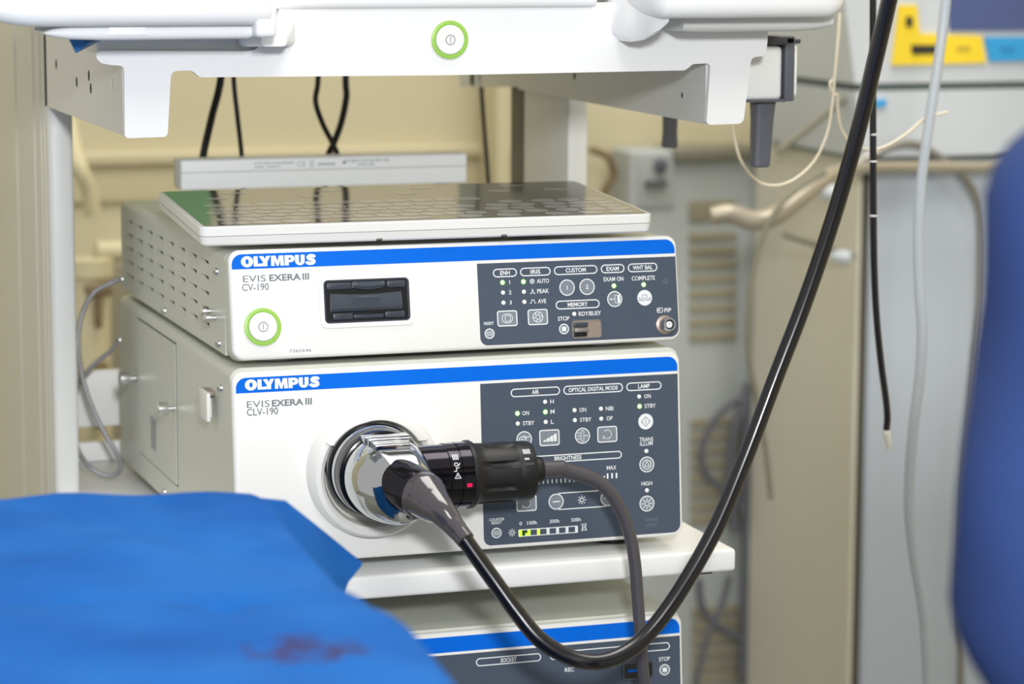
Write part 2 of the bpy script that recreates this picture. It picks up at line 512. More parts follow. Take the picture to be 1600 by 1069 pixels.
# right arm
xa = at(1040, 28, -.05); xb = at(1326, 28, -.05)
b = armloft(xa.x-.01, xb.x, xa.z-.0005, (.01, .022))
b.build('tray_arm', cart)
b = MB()
q0 = at(1068, 53, -.02); q1 = at(1302, 53, -.02)
b.loft([[Vector((x, -.02+yy, q0.z+.008*1+zz*s)) for yy, zz in [(v[0]+.07, v[1]+.005) for v in rr(0, 0, .14, .024, .007, 5)]] for x, s in
        ((q0.x, .9), (q0.x+.01, 1), (q1.x-.03, 1), (q1.x-.012, .85), (q1.x, .5))], M['cartm'])
b.build('tray_ledge', cart)
b = MB()   # fairing that joins the right arm to the apron
rings = []
for px, bot, top, dep in ((955, 52, 40, .03), (975, 60, -5, .012), (990, 66, -10, -.004), (1010, 63, -12, -.022), (1030, 53, -14, -.038), (1045, 40, -16, -.05)):
    pb = at(px, bot, dep); pt = at(px, top, dep)
    rings.append([Vector((pb.x, dep, pb.z+.003)), Vector((pb.x, dep, pt.z)), Vector((pb.x, YA+.03, pt.z)), Vector((pb.x, YA+.03, pb.z)), Vector((pb.x, dep+.006, pb.z))])
b.loft(rings, M['cartw'])
b.build('tray_arm_end', cart, smooth=50)

# power button shared shape
def power_button(parent, P, u, v, R, name='power_button', w0=0.0):
    b = MB()
    ring = [(R*1.06, 0), (R*1.06, 1.0), (R*1.03, 1.5)]
    b.loft([[P(u+math.cos(2*math.pi*i/56)*r, v+math.sin(2*math.pi*i/56)*r, w0+z) for i in range(56)] for r, z in ((R*1.10, 0), (R*1.08, .9), (R*1.01, 1.1))], M['plate'])
    b.loft([[P(u+math.cos(2*math.pi*i/56)*r, v+math.sin(2*math.pi*i/56)*r, w0+z) for i in range(56)] for r, z in ((R*.79, .8), (R*.78, 2.6), (R*.73, 3.2), (R*.3, 2.8), (R*.05, 2.7))], M['plate'])
    o = R*.27
    b.band(circ(u, v, o, 28), circ(u, v, o*.86, 28), None, w0+3.35, P, M['print_g'])
    b.flat([(u-.25, v-o*.6), (u+.25, v-o*.6), (u+.25, v+o*.6), (u-.25, v+o*.6)], w0+3.35, P, M['print_g'])
    o1 = b.build(name, parent)
    g = MB()
    g.loft([[P(u+math.cos(2*math.pi*i/56)*r, v+math.sin(2*math.pi*i/56)*r, w0+z) for i in range(56)] for r, z in ((R*1.03, 1.0), (R*1.02, 2.0), (R*.96, 2.4), (R*.84, 2.3), (R*.79, 1.6))], M['ring'], False, False)
    g.build('glowing_ring', o1, label='glowing green ring around the button')
    return o1
q = at(702, 62, YA)
power_button(cart, frame((q.x, YA, q.z), 0.0), 0, 0, 14.6)
# hanger for scopes on the right of the tray
def hanger(Y, pts, dark, label):
    return None
hg = MB()
c0 = at(1168, 157, .08); c1 = at(1224, 72, .08)
hg.box(c0.x-.012, c1.x, .08, .125, c0.z, c1.z, M['cartw'], .004)
c2 = at(1240, 150, .10); c3 = at(1247, 72, .10)
hg.box(c2.x-.004, c3.x, .10, .125, c2.z, c3.z, M['cartw'], .002)
ho = hg.build('scope_hanger', cart)
hs = MB()
s0 = at(1223, 158, .082); s1 = at(1240, 57, .082)
hs.box(s0.x, s1.x, .078, .13, s0.z, s1.z, M['peg'], .0015)
t0 = at(1200, 70, .082); t1 = at(1240, 56, .082)
hs.box(t0.x, t1.x, .078, .13, t0.z, t1.z, M['peg'], .0015)
t2 = at(1250, 68, .082); hs.box(t1.x-.004, t2.x, .08, .10, t2.z, t2.z+.004, M['peg'], .001)
t3 = at(1166, 160, .082); hs.box(t3.x, s0.x+.002, .079, .128, t3.z, t3.z+.0025, M['peg'], .0008)
hs.build('strap', ho, label='charcoal strap')
def peg(Y, pxt, pyt, pxb, pyb, rt, rb, parent):
    p = MB(); a = at(pxt, pyt, Y); c = at(pxb, pyb, Y)
    rings = []
    for k, s in ((0, rt), (.12, rt*.93), (.3, rt*.86), (.7, rt*.8), (.97, rb), (1, rb*.8)):
        o = a.lerp(c, k)
        rings.append([o+Vector((x, y, 0)) for x, y in rr(0, 0, s*2, s*1.7, s*.5, 4)])
    p.loft(rings, M['peg'])
    return p.build('peg', parent, label='charcoal peg')
peg(.10, 1192, 157, 1187, 261, .0102, .0078, ho)
hb = MB()
a = at(1030, 150, .34); hb.box(a.x, a.x+.05, .32, .36, a.z-.002, a.z+.03, M['cartw'], .004)
ho2 = hb.build('scope_hanger', cart)
peg(.34, 1048, 150, 1046, 231, .0078, .0072, ho2)

# ------------------------------------------------------------------ the three stacked devices
def housing(name, parent, x0, x1, y0, y1, z0, z1, r, left=True, m=M['ivory']):
    """cover with rounded top edges; left wall can be left open for a pressed panel"""
    sec = [(x0, z0), (x1, z0)]
    for i in range(7): a = math.pi/2*i/6; sec.append((x1-r+r*math.cos(a), z1-r+r*math.sin(a)))
    for i in range(7): a = math.pi/2*(1+i/6); sec.append((x0+r+r*math.cos(a), z1-r+r*math.sin(a)))
    n = len(sec); b = MB()
    vs = [Vector((x, y0, z)) for x, z in sec]+[Vector((x, y1, z)) for x, z in sec]
    fs = []
    for i in range(n):
        if not left and i == n-1: continue
        j = (i+1) % n; fs.append([i, j, n+j, n+i])
    fs.append(list(range(n))); fs.append(list(range(n, 2*n))[::-1])
    b.add(vs, fs, m)
    return b
def pill(b, P, u, v, wd, h, txt, tw=None, th=3.4, lw=.85):
    b.band(rr(u, v, wd, h, h/2, 8), rr(u, v, wd-2*lw, h-2*lw, h/2-lw, 8), None, .3, P, M['print_w'])
    if txt: b.text(txt, u, v, th, tw, P, M['print_w'], .3, .02)
def led(parent, P, u, v, on=False, r=1.75):
    b = MB()
    m = M['led_on'] if on else M['led_off']
    b.loft([[P(u+math.cos(2*math.pi*i/20)*q, v+math.sin(2*math.pi*i/20)*q, z) for i in range(20)] for q, z in ((r, .2), (r*.95, .5), (r*.5, .75))], m)
    if on:
        b.band(circ(u, v, r*1.35, 20), circ(u, v, r, 20), None, .3, P, M['led_rim'])
    return b.build('indicator_light', parent, label='lit green indicator' if on else None)
def button(parent, P, poly, rim, icon=None, face=M['panelbtn'], inner=None, label=None):
    b = MB()
    b.prism(poly, .0, .5, P, M['print_w'], False, False)
    b.band(poly, inner, None, .5, P, M['print_w'])
    b.flat(inner, .45, P, face)
    if icon: icon(b)
    return b.build('button', parent, label=label)
def sqbutton(parent, P, u, v, wd, h, icon=None, label=None):
    return button(parent, P, rr(u, v, wd, h, 2.0), None, icon, inner=rr(u, v, wd-1.7, h-1.7, 1.3), label=label)
def rbutton(parent, P, u, v, r, icon=None, face=None, lw=.8, label=None):
    return button(parent, P, circ(u, v, r, 36), None, icon, face or M['panelbtn'], circ(u, v, r-lw, 36), label=label)
PW, PG = M['print_w'], M['panel']
def sun(b, P, u, v, r, m=PW, k=.5, w=.6):
    b.band(circ(u, v, r*.48, 20), circ(u, v, r*.48-k, 20), None, w, P, m)
    for i in range(8):
        a = math.pi/4*i; b.line([(u+math.cos(a)*r*.62, v+math.sin(a)*r*.62), (u+math.cos(a)*r, v+math.sin(a)*r)], k*1.2, P, m, w)
def logo(t, P, cu, cv):
    """heavy wide capitals O L Y M P U S, cap height 1, overall width 7.62"""
    W_, H_ = 59.2/7.62, 7.9
    Q = lambda a, c, w_: P(cu+(a-3.81)*W_, cv+(c-.5)*H_, w_)
    t.band(circ(.62, .5, .62, 40, .545), circ(.62, .5, .17, 40, .24), None, .5, Q, PW)
    t.flat([(1.28, 0), (2.20, 0), (2.20, .30), (1.70, .25), (1.70, 1), (1.28, 1)], .5, Q, PW)
    t.flat([(2.22, 0), (2.66, 0), (2.66, .40), (2.98, 1), (2.56, 1), (2.42, .70), (2.28, 1), (1.82, 1), (2.22, .40)], .52, Q, PW)
    t.flat([(3.03, 0), (3.38, 0), (3.40, .55), (3.58, 0), (3.80, 0), (3.97, .55), (3.98, 0), (4.36, 0), (4.30, 1), (3.86, 1), (3.70, .46), (3.52, 1), (3.06, 1)], .5, Q, PW)
    bo = [(4.42, 1)]+[(4.42, 0), (4.86, 0), (4.86, .30), (5.02, .30)]+[(5.02+.40*math.cos(a), .65+.35*math.sin(a)) for a in [math.pi*(-.5+k/12) for k in range(13)]]
    t.flat([(4.42, 0), (4.84, 0), (4.84, 1), (4.42, 1)], .5, Q, PW)
    ou = [(4.84, .30), (5.04, .30)]+[(5.04+.40*math.cos(a), .65+.35*math.sin(a)) for a in [math.pi*(-.5+k/12) for k in range(1, 12)]]+[(5.04, 1), (4.84, 1)]
    inn = [(4.84, .56), (4.98, .56)]+[(4.98+.09*math.cos(a), .65+.09*math.sin(a)) for a in [math.pi*(-.5+k/12) for k in range(1, 12)]]+[(4.98, .74), (4.84, .74)]
    n = len(ou); vs = [Q(a, c, .5) for a, c in ou]+[Q(a, c, .5) for a, c in inn]
    t.add(vs, [[i, i+1, n+i+1, n+i] for i in range(n-1)], PW)
    lo_ = [math.pi*(1+k/16) for k in range(17)]
    ou = [(5.48, 1)]+[(5.98+.50*math.cos(a), .43+.46*math.sin(a)) for a in lo_]+[(6.48, 1)]
    inn = [(5.89, 1)]+[(5.98+.09*math.cos(a), .38+.16*math.sin(a)) for a in lo_]+[(6.07, 1)]
    n = len(ou); vs = [Q(a, c, .5) for a, c in ou]+[Q(a, c, .5) for a, c in inn]
    t.add(vs, [[i, i+1, n+i+1, n+i] for i in range(n-1)], PW)
    ce = [(7.50, .70), (7.44, .80), (7.30, .86), (7.08, .87), (6.90, .83), (6.80, .74), (6.84, .64), (7.00, .56), (7.26, .47), (7.42, .38), (7.44, .26), (7.32, .16), (7.08, .12), (6.86, .14), (6.72, .22), (6.66, .32)]
    L_, R_ = [], []
    for i, (x, y) in enumerate(ce):
        x0, y0 = ce[max(0, i-1)]; x1, y1 = ce[min(len(ce)-1, i+1)]
        d = Vector(((x1-x0)*W_, (y1-y0)*H_)).normalized(); nx, ny = -d.y, d.x
        hw = 1.32
        L_.append(Q(x+nx*hw/W_, y+ny*hw/H_, .5)); R_.append(Q(x-nx*hw/W_, y-ny*hw/H_, .5))
    n = len(ce); t.add(L_+R_, [[i, i+1, n+i+1, n+i] for i in range(n-1)], PW)
def stripe(parent, P, x0, x1, v0, v1, r, olyu, olyv):
    b = MB(); b.prism(cornered(x0, x1, v0, v1, 0, 0, r, r), .0, .3, P, M['blue'])
    o = b.build('blue_stripe', parent)
    if olyu:
        t = MB(); logo(t, P, olyu, olyv)
        t.build('logo_lettering', o, label='bold white OLYMPUS lettering')
    return o
def plate(parent, P, wd, h, r, depth):
    """moulded front: white face, softly rounded rim running back to the cover"""
    b = MB()
    def ring(w, ins, rad): return [P(u, v, w) for u, v in rr(wd/2, h/2, wd-2*ins, h-2*ins, rad, 8)]
    b.loft([ring(0, 2.6, r-2.6), ring(-.35, 1.5, r-1.5), ring(-1.2, .6, r-.6), ring(-2.6, .12, r), ring(-4.2, 0, r)], M['plate'], True, False)
    b.loft([ring(-4.2, 0, r), ring(-depth, -.2, r+.2)], M['ivory'], False, True)
    return b.build('front_panel', parent, smooth=40)

# ---- video processor -------------------------------------------------------
TC = 0.1588
O1 = Vector((0.0018, 0.0141, 0.1585))
vp = thing('video_processor', 'slim ivory video processor with vented side and a blue OLYMPUS stripe, under the keyboard', 'video processor', (0.185, 0.23, 0.1525))
P = frame(O1, TC)
X0, X1 = 0.0018, 0.3718
b = housing('cover', vp, X0, X1, 0.040, 0.4585, 0.1590, 0.2398, 0.007, left=False)
# pressed louvres in the left wall
ys = [0.040]; zs = [0.1590]
cols = [0.0958+0.0440*i for i in range(8)]
rows = [0.2262-0.0124*k for k in range(5)]
for c in cols: ys += [c, c+0.0345]
ys.append(0.4585)
for k in reversed(rows): zs += [k-0.0085, k]
zs.append(0.2398-0.007)
for i in range(len(ys)-1):
    for j in range(len(zs)-1):
        y0, y1, z0, z1 = ys[i], ys[i+1], zs[j], zs[j+1]
        if i % 2 == 1 and j % 2 == 1:
            A = [Vector((X0, y0, z0)), Vector((X0, y1, z0)), Vector((X0, y1, z1)), Vector((X0, y0, z1))]
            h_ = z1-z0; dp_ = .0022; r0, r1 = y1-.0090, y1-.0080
            Cc = Vector((X0+dp_, y0+.0002, z0+h_*.44)); Cm = Vector((X0+dp_, y0+(r0-y0)*.55, z0+h_*.58)); B = Vector((X0+dp_, r0, z1-.0012)); Tp = Vector((X0+dp_, r0, z1))
            Tr = Vector((X0, r1, z1))
            b.add(A+[Cc, Cm, B, Tr, Tp], [[0, 1, 6, 5, 4], [1, 2, 6], [2, 7, 8, 6]], M['ivory'])
            b.add([Cc, Cm, B, Tp, Vector((X0+dp_, y0+.0002, z1))], [[0, 1, 2, 3, 4]], M['ivorydark'])  # shade of a deep louvre opening, painted as a shallow dark face
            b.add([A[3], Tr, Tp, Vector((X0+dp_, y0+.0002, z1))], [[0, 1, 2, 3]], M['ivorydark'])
        else:
            b.add([(X0, y0, z0), (X0, y1, z0), (X0, y1, z1), (X0, y0, z1)], [[0, 1, 2, 3]], M['ivory'])
b.build('cover', vp, smooth=30)
plate(vp, P, 370, 85.0, 9.0, 17)
stripe(vp, P, 2.3, 367.6, 70.1, 81.6, 8, 39.2, 75.7)
t = MB()
t.text('EVIS', 19.6, 62.6, 5.2, 18.0, P, M['print_g'], .2, .004)
t.text('EXERA', 43.8, 62.7, 5.2, 25.0, P, M['print_g'], .2, .03)
t.text('III', 60.2, 62.8, 5.2, 5.2, P, M['print_g'], .2, .03)
t.text('CV-190', 20.1, 56.0, 5.6, 21.0, P, M['print_g'], .2, .012)
t.build('model_lettering', vp)
power_button(vp, P, 24.1, 25.3, 14.2)
b = MB(); b.prism(rr(52.5, 5.8, 26.3, 6.2, 1), 0, .25, P, M['plate'])
b.text('7365646', 53.0, 5.8, 2.5, 17.5, P, M['print_g'], .4)
b.build('serial_sticker', vp)
# card slot
cs = MB()
o_, i_ = rr(108.1, 42.3, 76, 40.5, 6), rr(108.1, 42.3, 69, 33.6, 3.5)
cs.band(o_, i_, .0, 1.3, P, M['plate'])
cso = cs.build('card_slot', vp)
c = MB()
c.prism(i_, .2, .35, P, M['slotdk'])
c.band(i_, rr(108.1, 42.3, 66.4, 31.0, 2.5), .3, 1.2, P, M['slot'])
c.pbox(P, 76, 95.5, 51.6, 56.8, .3, 2.2, M['slot'], .8)
c.pbox(P, 124.5, 139.5, 51.6, 56.8, .3, 2.2, M['slot'], .8)
c.pbox(P, 80, 96, 28.2, 33.2, .3, 2.0, M['slot'], .8)
c.pbox(P, 122, 138, 28.2, 33.2, .3, 2.0, M['slot'], .8)
c.pbox(P, 97, 121, 28.6, 31.6, .3, 1.0, M['slot'], .4)
c.build('slot_frame', cso)
c = MB()
f2 = []
for u in range(0, 13):
    uu = 79.0+u*4.75; k = (u-6)/6
    f2.append([P(uu, 34.6, 2.4), P(uu, 36.6, 3.4), P(uu, 44.4-.9*(1-k*k)*-0.4, 2.4), P(uu, 48.6-1.3*(1-k*k), .9), P(uu, 48.6-1.3*(1-k*k), .3), P(uu, 34.6, .3)])
c.loft(f2, M['slot'])
c.build('slot_flap', cso, smooth=20)
c = MB()
f2 = []
for u in range(0, 13):
    uu = 97+u*2.1; k = (u-6)/6
    f2.append([P(uu, 57.0, .3), P(uu, 57.0, 2.6), P(uu, 54.5-1.2*(1-k*k), 4.2), P(uu, 52.5-1.8*(1-k*k), 3.0), P(uu, 52.3, .3)])
c.loft(f2, M['slot'])
c.build('slot_latch', cso, smooth=40)
# control panel
b = MB(); b.prism(cornered(199.4, 368.0, 2.9, 67.6, 6, 7, 0, 0), 0, .2, P, PG)
cp = b.build('control_panel', vp)
t = MB()
for (u, v, wd, h, s, tw) in ((222.3, 59.6, 20, 6.8, 'ENH', 8), (247.8, 59.6, 25.6, 6.8, 'IRIS', 8.2), (281.9, 59.6, 36.9, 7, 'CUSTOM', 17), (313.4, 59.6, 20.2, 7, 'EXAM', 10.6), (339.2, 59.6, 25.5, 7, 'WHT BAL', 17), (282.2, 32.2, 37.3, 7, 'MEMORY', 17)):
    pill(t, P, u, v, wd, h, s, tw)
for s, v in (('1', 52), ('2', 44), ('3', 36)): t.text(s, 225.9, v, 3.1, None, P, PW, .3, .015)
for s, u, v, wd, h in (('AUTO', 253.8, 52, 10.3, 3.4), ('PEAK', 253.5, 44, 9.9, 3.4), ('AVE', 252.2, 36, 7, 3.4), ('RESET', 207, 20.2, 8.2, 2.4), ('EXAM ON', 313.8, 51.3, 17, 3.5), ('COMPLETE', 339.4, 51.1, 19.9, 3.5), ('RDY/BUSY', 292.2, 24.6, 19, 3.5), ('STOP', 269.7, 21.4, 9.7, 3.4), ('PIP', 359.2, 24.5, 5.9, 3.4)):
    t.text(s, u, v, h, wd, P, PW, .3, .012)
t.band(circ(244.7, 52, 2.0, 18), circ(244.7, 52, 1.4, 18), None, .3, P, PW); t.flat(circ(244.7, 52, .8, 10), .3, P, PW)
t.line([(242.6, 42.4), (243.8, 42.4), (244.7, 46.0), (245.6, 42.4), (246.9, 42.4)], .5, P, PW, .3)
t.line([(242.0, 34.8), (243.4, 34.8), (243.4, 37.2), (245.8, 37.2), (245.8, 34.8), (247.2, 34.8)], .5, P, PW, .3)
t.band(rr(352.3, 24.7, 5.2, 4, 1.2), rr(352.3, 24.7, 4.2, 3, .8), None, .3, P, PW); t.flat([(350.5, 24.2), (352.6, 24.2), (352.6, 25.4), (350.5, 25.4)], .3, P, PW)
t.band(circ(358.2, 48, 2.0, 20), circ(358.2, 48, 1.3, 20), None, .25, P, M['print_f'])
t.build('printed_markings', cp)
for v, on in ((52, 1), (44, 0), (36, 0)): led(cp, P, 219.9, v, on)
for v, on in ((52, 1), (44, 0), (36, 0)): led(cp, P, 237.4, v, on)
led(cp, P, 313.8, 45.8, 1); led(cp, P, 339.4, 45.8, 1); led(cp, P, 278.9, 24.7, 0)
def ic(b):
    b.band(rr(222.4, 23.5, 9, 7.6, 3.6), rr(222.4, 23.5, 8, 6.6, 3.1), None, .6, P, PW)
    b.band(rr(222.8, 23.5, 4.8, 5.2, 1.2), rr(222.8, 23.5, 3.8, 4.2, .8), None, .6, P, PW)
sqbutton(cp, P, 222.4, 23.5, 16.8, 12.5, ic, 'grey square button with an eye icon')
def ic(b):
    b.band(circ(248, 23.5, 4.4, 28), circ(248, 23.5, 3.8, 28), None, .6, P, PW)
    for i in range(6):
        a = math.pi/3*i; b.line([(248+math.cos(a)*3.9, 23.5+math.sin(a)*3.9), (248+math.cos(a+1.75)*2.0, 23.5+math.sin(a+1.75)*2.0)], .5, P, PW, .6)
sqbutton(cp, P, 248.0, 23.5, 16.8, 12.5, ic, 'grey square button with an iris icon')
def ic(b):
    b.band(rr(207.1, 12.1, 4.6, 3, .6), rr(207.1, 12.1, 3.8, 2.2, .3), None, .6, P, PW); b.line([(205.6, 12.1), (208.6, 12.1)], .45, P, PW, .6)
rbutton(cp, P, 207.1, 12.1, 4.1, ic, label='small round reset button')
for u, s in ((273.8, '1'), (290.8, '2')):
    rbutton(cp, P, u, 45.9, 6.5, lambda b: b.text(s, u, 45.9, 3.4, None, P, PW, .6, .02), label='round grey button marked '+s)
def ic(b):
    b.band(rr(316.0, 35.2, 4.2, 6.6, .3), rr(316.0, 35.2, 3.4, 5.8, .2), None, .6, P, PW)
    b.flat([(316.2, 31.4), (318.6, 32.6), (318.6, 38.8), (316.2, 38.4)], .6, P, PW)
    b.line([(309.6, 35.2), (313.4, 35.2)], .6, P, PW, .6); b.flat([(309.2, 35.2), (310.8, 34.2), (310.8, 36.2)], .6, P, PW)
rbutton(cp, P, 313.9, 35.2, 6.4, ic, label='round grey button with a door icon')
def ic(b):
    b.line([(336.0, 37.2), (336.0, 33.6), (343.4, 33.6), (343.4, 37.2)], .0001, P, PG, .6)
    b.band(rr(339.7, 36.2, 4.0, 3.2, .6), rr(339.7, 36.2, 3.2, 2.4, .4), None, .6, P, M['print_g'])
    b.line([(334.9, 35.6), (337.9, 33.2), (334.9, 33.2)], .4, P, M['print_g'], .6, True)
    b.line([(344.5, 35.6), (341.5, 33.2), (344.5, 33.2)], .4, P, M['print_g'], .6, True)
    b.line([(337.9, 33.2), (341.5, 33.2)], .4, P, M['print_g'], .6)
rbutton(cp, P, 339.7, 35.2, 6.3, ic, PW, label='round white lit white-balance button')
rbutton(cp, P, 269.6, 13.1, 4.2, lambda b: b.flat(rr(269.6, 13.1, 3.6, 3.6, .3), .6, P, PW), label='small round stop button')
b = MB()
b.band(rr(288.8, 12.3, 25, 14.6, 2.6), rr(288.8, 12.3, 23.6, 13.2, 2.0), .1, .7, P, M['steelgrey'])
b.prism(rr(288.8, 12.3, 23.6, 13.2, 2.0), .2, .3, P, M['brass'])
b.pbox(P, 277.6, 288.6, 6.4, 9.6, .3, 1.6, M['slotdk'], .3)
b.pbox(P, 277.4, 289.2, 9.8, 13.2, .3, 4.6, M['steelgrey'], .7)
b.pbox(P, 277.4, 289.2, 14.0, 17.6, .3, 3.6, M['slot'], .7)
b.build('memory_port', cp, smooth=30, label='worn metal memory port')
b = MB()
Oc = P(356.1, 12.8, 0); Ax = P(0, 0, 1)-P(0, 0, 0)
b.lathe([(.0078, 0), (.0076, .0008), (.0062, .0012), (.0058, .0014)], Oc, Ax, M['brass'], 32)
b.lathe([(.0054, .001), (.0054, .0102), (.0050, .0112), (.0043, .0112), (.0040, .0060)], Oc, Ax, M['brushed'], 32, True, False)
b.lathe([(.0040, .006), (.0005, .0062)], Oc, Ax, M['slot'], 24)
b.lathe([(.0026, .006), (.0026, .0098), (.0009, .0098), (.0008, .008)], Oc, Ax, M['plate'], 20)
b.build('video_connector', cp, label='round metal video connector')
# screws and pins on the left wall, feet
for (py_, pz_) in ((0.0655, 0.2215), (0.0600, 0.1655), (0.2669, 0.1640), (0.4560, 0.1680)):
    screw(vp, onleft(X0, py_, pz_), 3.3, 2.8)
b = MB()
for yy, zz, L in ((0.090, .1872, .007), (0.073, .1842, .008)):
    b.lathe([(.0022, 0), (.0022, L*.5), (.0036, L*.55), (.0036, L), (.0024, L+.0012)], (X0, yy, zz), (-1, 0, 0), M['brushed'], 18)
b.build('earth_terminal', vp, label='pair of silver terminal posts')
for fx in (0.045, 0.315):
    for fy in (0.06, 0.42):
        b = MB(); b.lathe([(.019, 0), (.021, .001), (.021, .0068)], (fx, fy, 0.1524), (0, 0, 1), M['ivory'], 32); b.build('rubber_foot', vp)

# ---- light source ----------------------------------------------------------
TL = 0.0837
ls = thing('light_source', 'ivory light source with round scope socket standing on the cart shelf', 'light source', (0.185, 0.23, -0.012))
P2 = frame((0, 0, 0), TL)
b = housing('cover', ls, 0.0, 0.370, 0.018, 0.4655, 0.0005, 0.1523, 0.009)
b.build('cover', ls, smooth=30)
plate(ls, P2, 370, 150.5, 9.0, 20)
stripe(ls, P2, 3.0, 367.3, 134.3, 146.1, 8, 39.6, 140.4)
t = MB()
t.text('EVIS', 20.2, 125.4, 5.2, 18.0, P2, M['print_g'], .2)
t.text('EXERA', 43.4, 125.4, 5.2, 25.0, P2, M['print_g'], .2, .03)
t.text('III', 60.0, 125.5, 5.2, 5.2, P2, M['print_g'], .2, .03)
t.text('CLV-190', 23.3, 119.4, 5.6, 24.7, P2, M['print_g'], .2, .012)
t.build('model_lettering', ls)
b = MB(); b.prism(cornered(199.6, 367.4, 3.2, 132.0, 6, 7, 0, 0), 0, .2, P2, PG)
cp = b.build('control_panel', ls)
P = P2
t = MB()
pill(t, P, 245.5, 123.4, 41.5, 6.8, 'AIR', 6); pill(t, P, 294.5, 123.3, 50.8, 7.2, 'OPTICAL DIGITAL MODE', 42); pill(t, P, 338, 123.3, 30.4, 6.8, 'LAMP', 10)
pill(t, P, 271.8, 69.2, 92, 6.2, 'BRIGHTNESS', 23)
for s, u, v, wd in (('H', 259.3, 115, 3), ('M', 259.5, 106.9, 3.4), ('L', 259.2, 98.8, 2.4), ('ON', 236.9, 106.9, 5.7), ('STBY', 239.2, 98.9, 9.7), ('ON', 285.2, 107, 5.7), ('STBY', 287.5, 99, 9.7), ('NBI', 308.1, 106.9, 6.4), ('OP', 307.9, 99, 5.2), ('ON', 340.9, 115.1, 5.7), ('STBY', 343.1, 107.2, 9.7), ('TRANS', 339.2, 80.3, 11.8), ('ILLUM', 339.1, 76.8, 10.9), ('HIGH', 338.8, 44.5, 9.3), ('MAX', 308.7, 59.1, 8.3), ('MANU', 238.6, 48.4, 10)):
    t.text(s, u, v, 3.3, wd, P, PW, .3, .012)
t.build('printed_markings', cp); t = MB()
t.text('COUNTER', 210.7, 23.6, 2.3, 12.6, P, PW, .3, .01); t.text('RESET', 210.6, 21.0, 2.3, 8.4, P, PW, .3, .01)
t.build('reset_lettering', cp); t = MB()
for s, u, wd in (('0', 230.6, 2.2), ('100h', 240.1, 8.2), ('300h', 259.1, 8.2), ('500h', 277.4, 8.2)): t.text(s, u, 19.1, 2.9, wd, P, PW, .3, .012)
t.build('gauge_numbers', cp); t = MB()
for u in range(23):
    uu = 232+u*3.7
    if uu > 303: break
    t.flat([(uu-.5, 49.6), (uu+.5, 49.6), (uu+.5, 52.9), (uu-.5, 52.9)], .3, P, PW)
for uu in (305.2, 309, 312.8): t.flat([(uu-.7, 50.4), (uu+.7, 50.4), (uu+.7, 54.7), (uu-.7, 54.7)], .3, P, PW)
t.build('brightness_scale', cp); t = MB()
t.line([(263, 41.2), (303, 41.2)], .8, P, PW, .3); t.line([(263, 28.2), (303, 28.2)], .8, P, PW, .3)
sun(t, P, 282.8, 34.6, 3.4, w=.3); t.build('dimmer_outline', cp); t = MB(); sun(t, P, 223.2, 12.3, 3.0, w=.3); t.build('lamp_symbol', cp); t = MB()
t.line([(281.9, 10.2), (286.4, 10.2), (285.4, 12.2), (282.9, 12.2)], .45, P, PW, .3, True)
t.line([(282, 15.6), (286.2, 9.6)], .4, P, PW, .3); t.line([(286.2, 15.6), (282, 9.6)], .4, P, PW, .3); t.band(circ(284.1, 13.6, 1.9, 16), circ(284.1, 13.6, 1.4, 16), None, .3, P, PW)
t.build('lamp_out_symbol', cp); t = MB()
t.text('SPARE', 342.5, 14.8, 2.8, 11, P, M['print_f'], .25); t.text('LAMP', 341.8, 10.6, 2.8, 10, P, M['print_f'], .25)
t.build('faint_markings', cp)
for u, v, on in ((253.5, 115, 0), (253.5, 106.9, 1), (253.6, 98.9, 0), (230, 107, 1), (230.1, 98.9, 0), (278.2, 107, 0), (278.3, 99, 0), (300.7, 107, 0), (300.8, 99, 0), (333.7, 115.1, 0), (333.9, 107.2, 1), (339, 70.7, 0), (338.8, 38.9, 0)):
    led(cp, P, u, v, on)
def ic(b):
    b.band(circ(233.6, 85.4, 3.2, 22), circ(233.6, 85.4, 2.6, 22), None, .6, P, PW); b.band(circ(233.6, 85.4, 1.4, 14), circ(233.6, 85.4, .8, 14), None, .6, P, PW)
    b.line([(233.4, 88.4), (236, 88.8), (236.6, 87.6), (239.8, 88.2)], .5, P, PW, .6); b.line([(236.4, 86.4), (237.2, 87.4)], .5, P, PW, .6)
rbutton(cp, P, 235.1, 86.1, 6.5, ic, label='round grey button with an air pump icon')
def ic(b):
    for i in range(4):
        uu = 251.2+i*2.9; b.flat([(uu, 83.2), (uu+2.4, 83.2), (uu+2.4, 84.2+i*1.5+.8), (uu, 84.0+i*1.5)], .6, P, PW)
sqbutton(cp, P, 256.4, 86.2, 17, 12.9, ic, 'grey square button with rising bars')
def ic(b):
    b.band(rr(284.4, 86.2, 2.6, 9, .4), rr(284.4, 86.2, 1.8, 8.2, .3), None, .6, P, PW)
    for dv in (-2.4, 0, 2.4):
        b.line([(280, 86.2+dv), (282.6, 86.2+dv)], .5, P, PW, .6); b.flat([(282.9, 86.2+dv), (282, 85.7+dv), (282, 86.7+dv)], .6, P, PW)
    b.line([(285.8, 86.2), (288.4, 86.2)], .5, P, PW, .6); b.flat([(289.2, 86.2), (288, 85.4), (288, 87)], .6, P, PW)
rbutton(cp, P, 284.4, 86.2, 6.4, ic, label='round grey button with a filter icon')
def circarrow(u, v):
    def ic(b):
        b.line(arc(u, v, 3.5, -140, 130, 22), .7, P, PW, .6)
        b.flat([(u-3.9, v-3.6), (u-1.2, v-2.9), (u-3.2, v-.9)], .6, P, PW)
    return ic
sqbutton(cp, P, 305.6, 86.2, 17, 12.9, circarrow(305.6, 86.2), 'upper square button with a circling arrow')
sqbutton(cp, P, 235.8, 35.0, 17, 12.9, circarrow(235.8, 35.0), 'lower square button with a circling arrow')
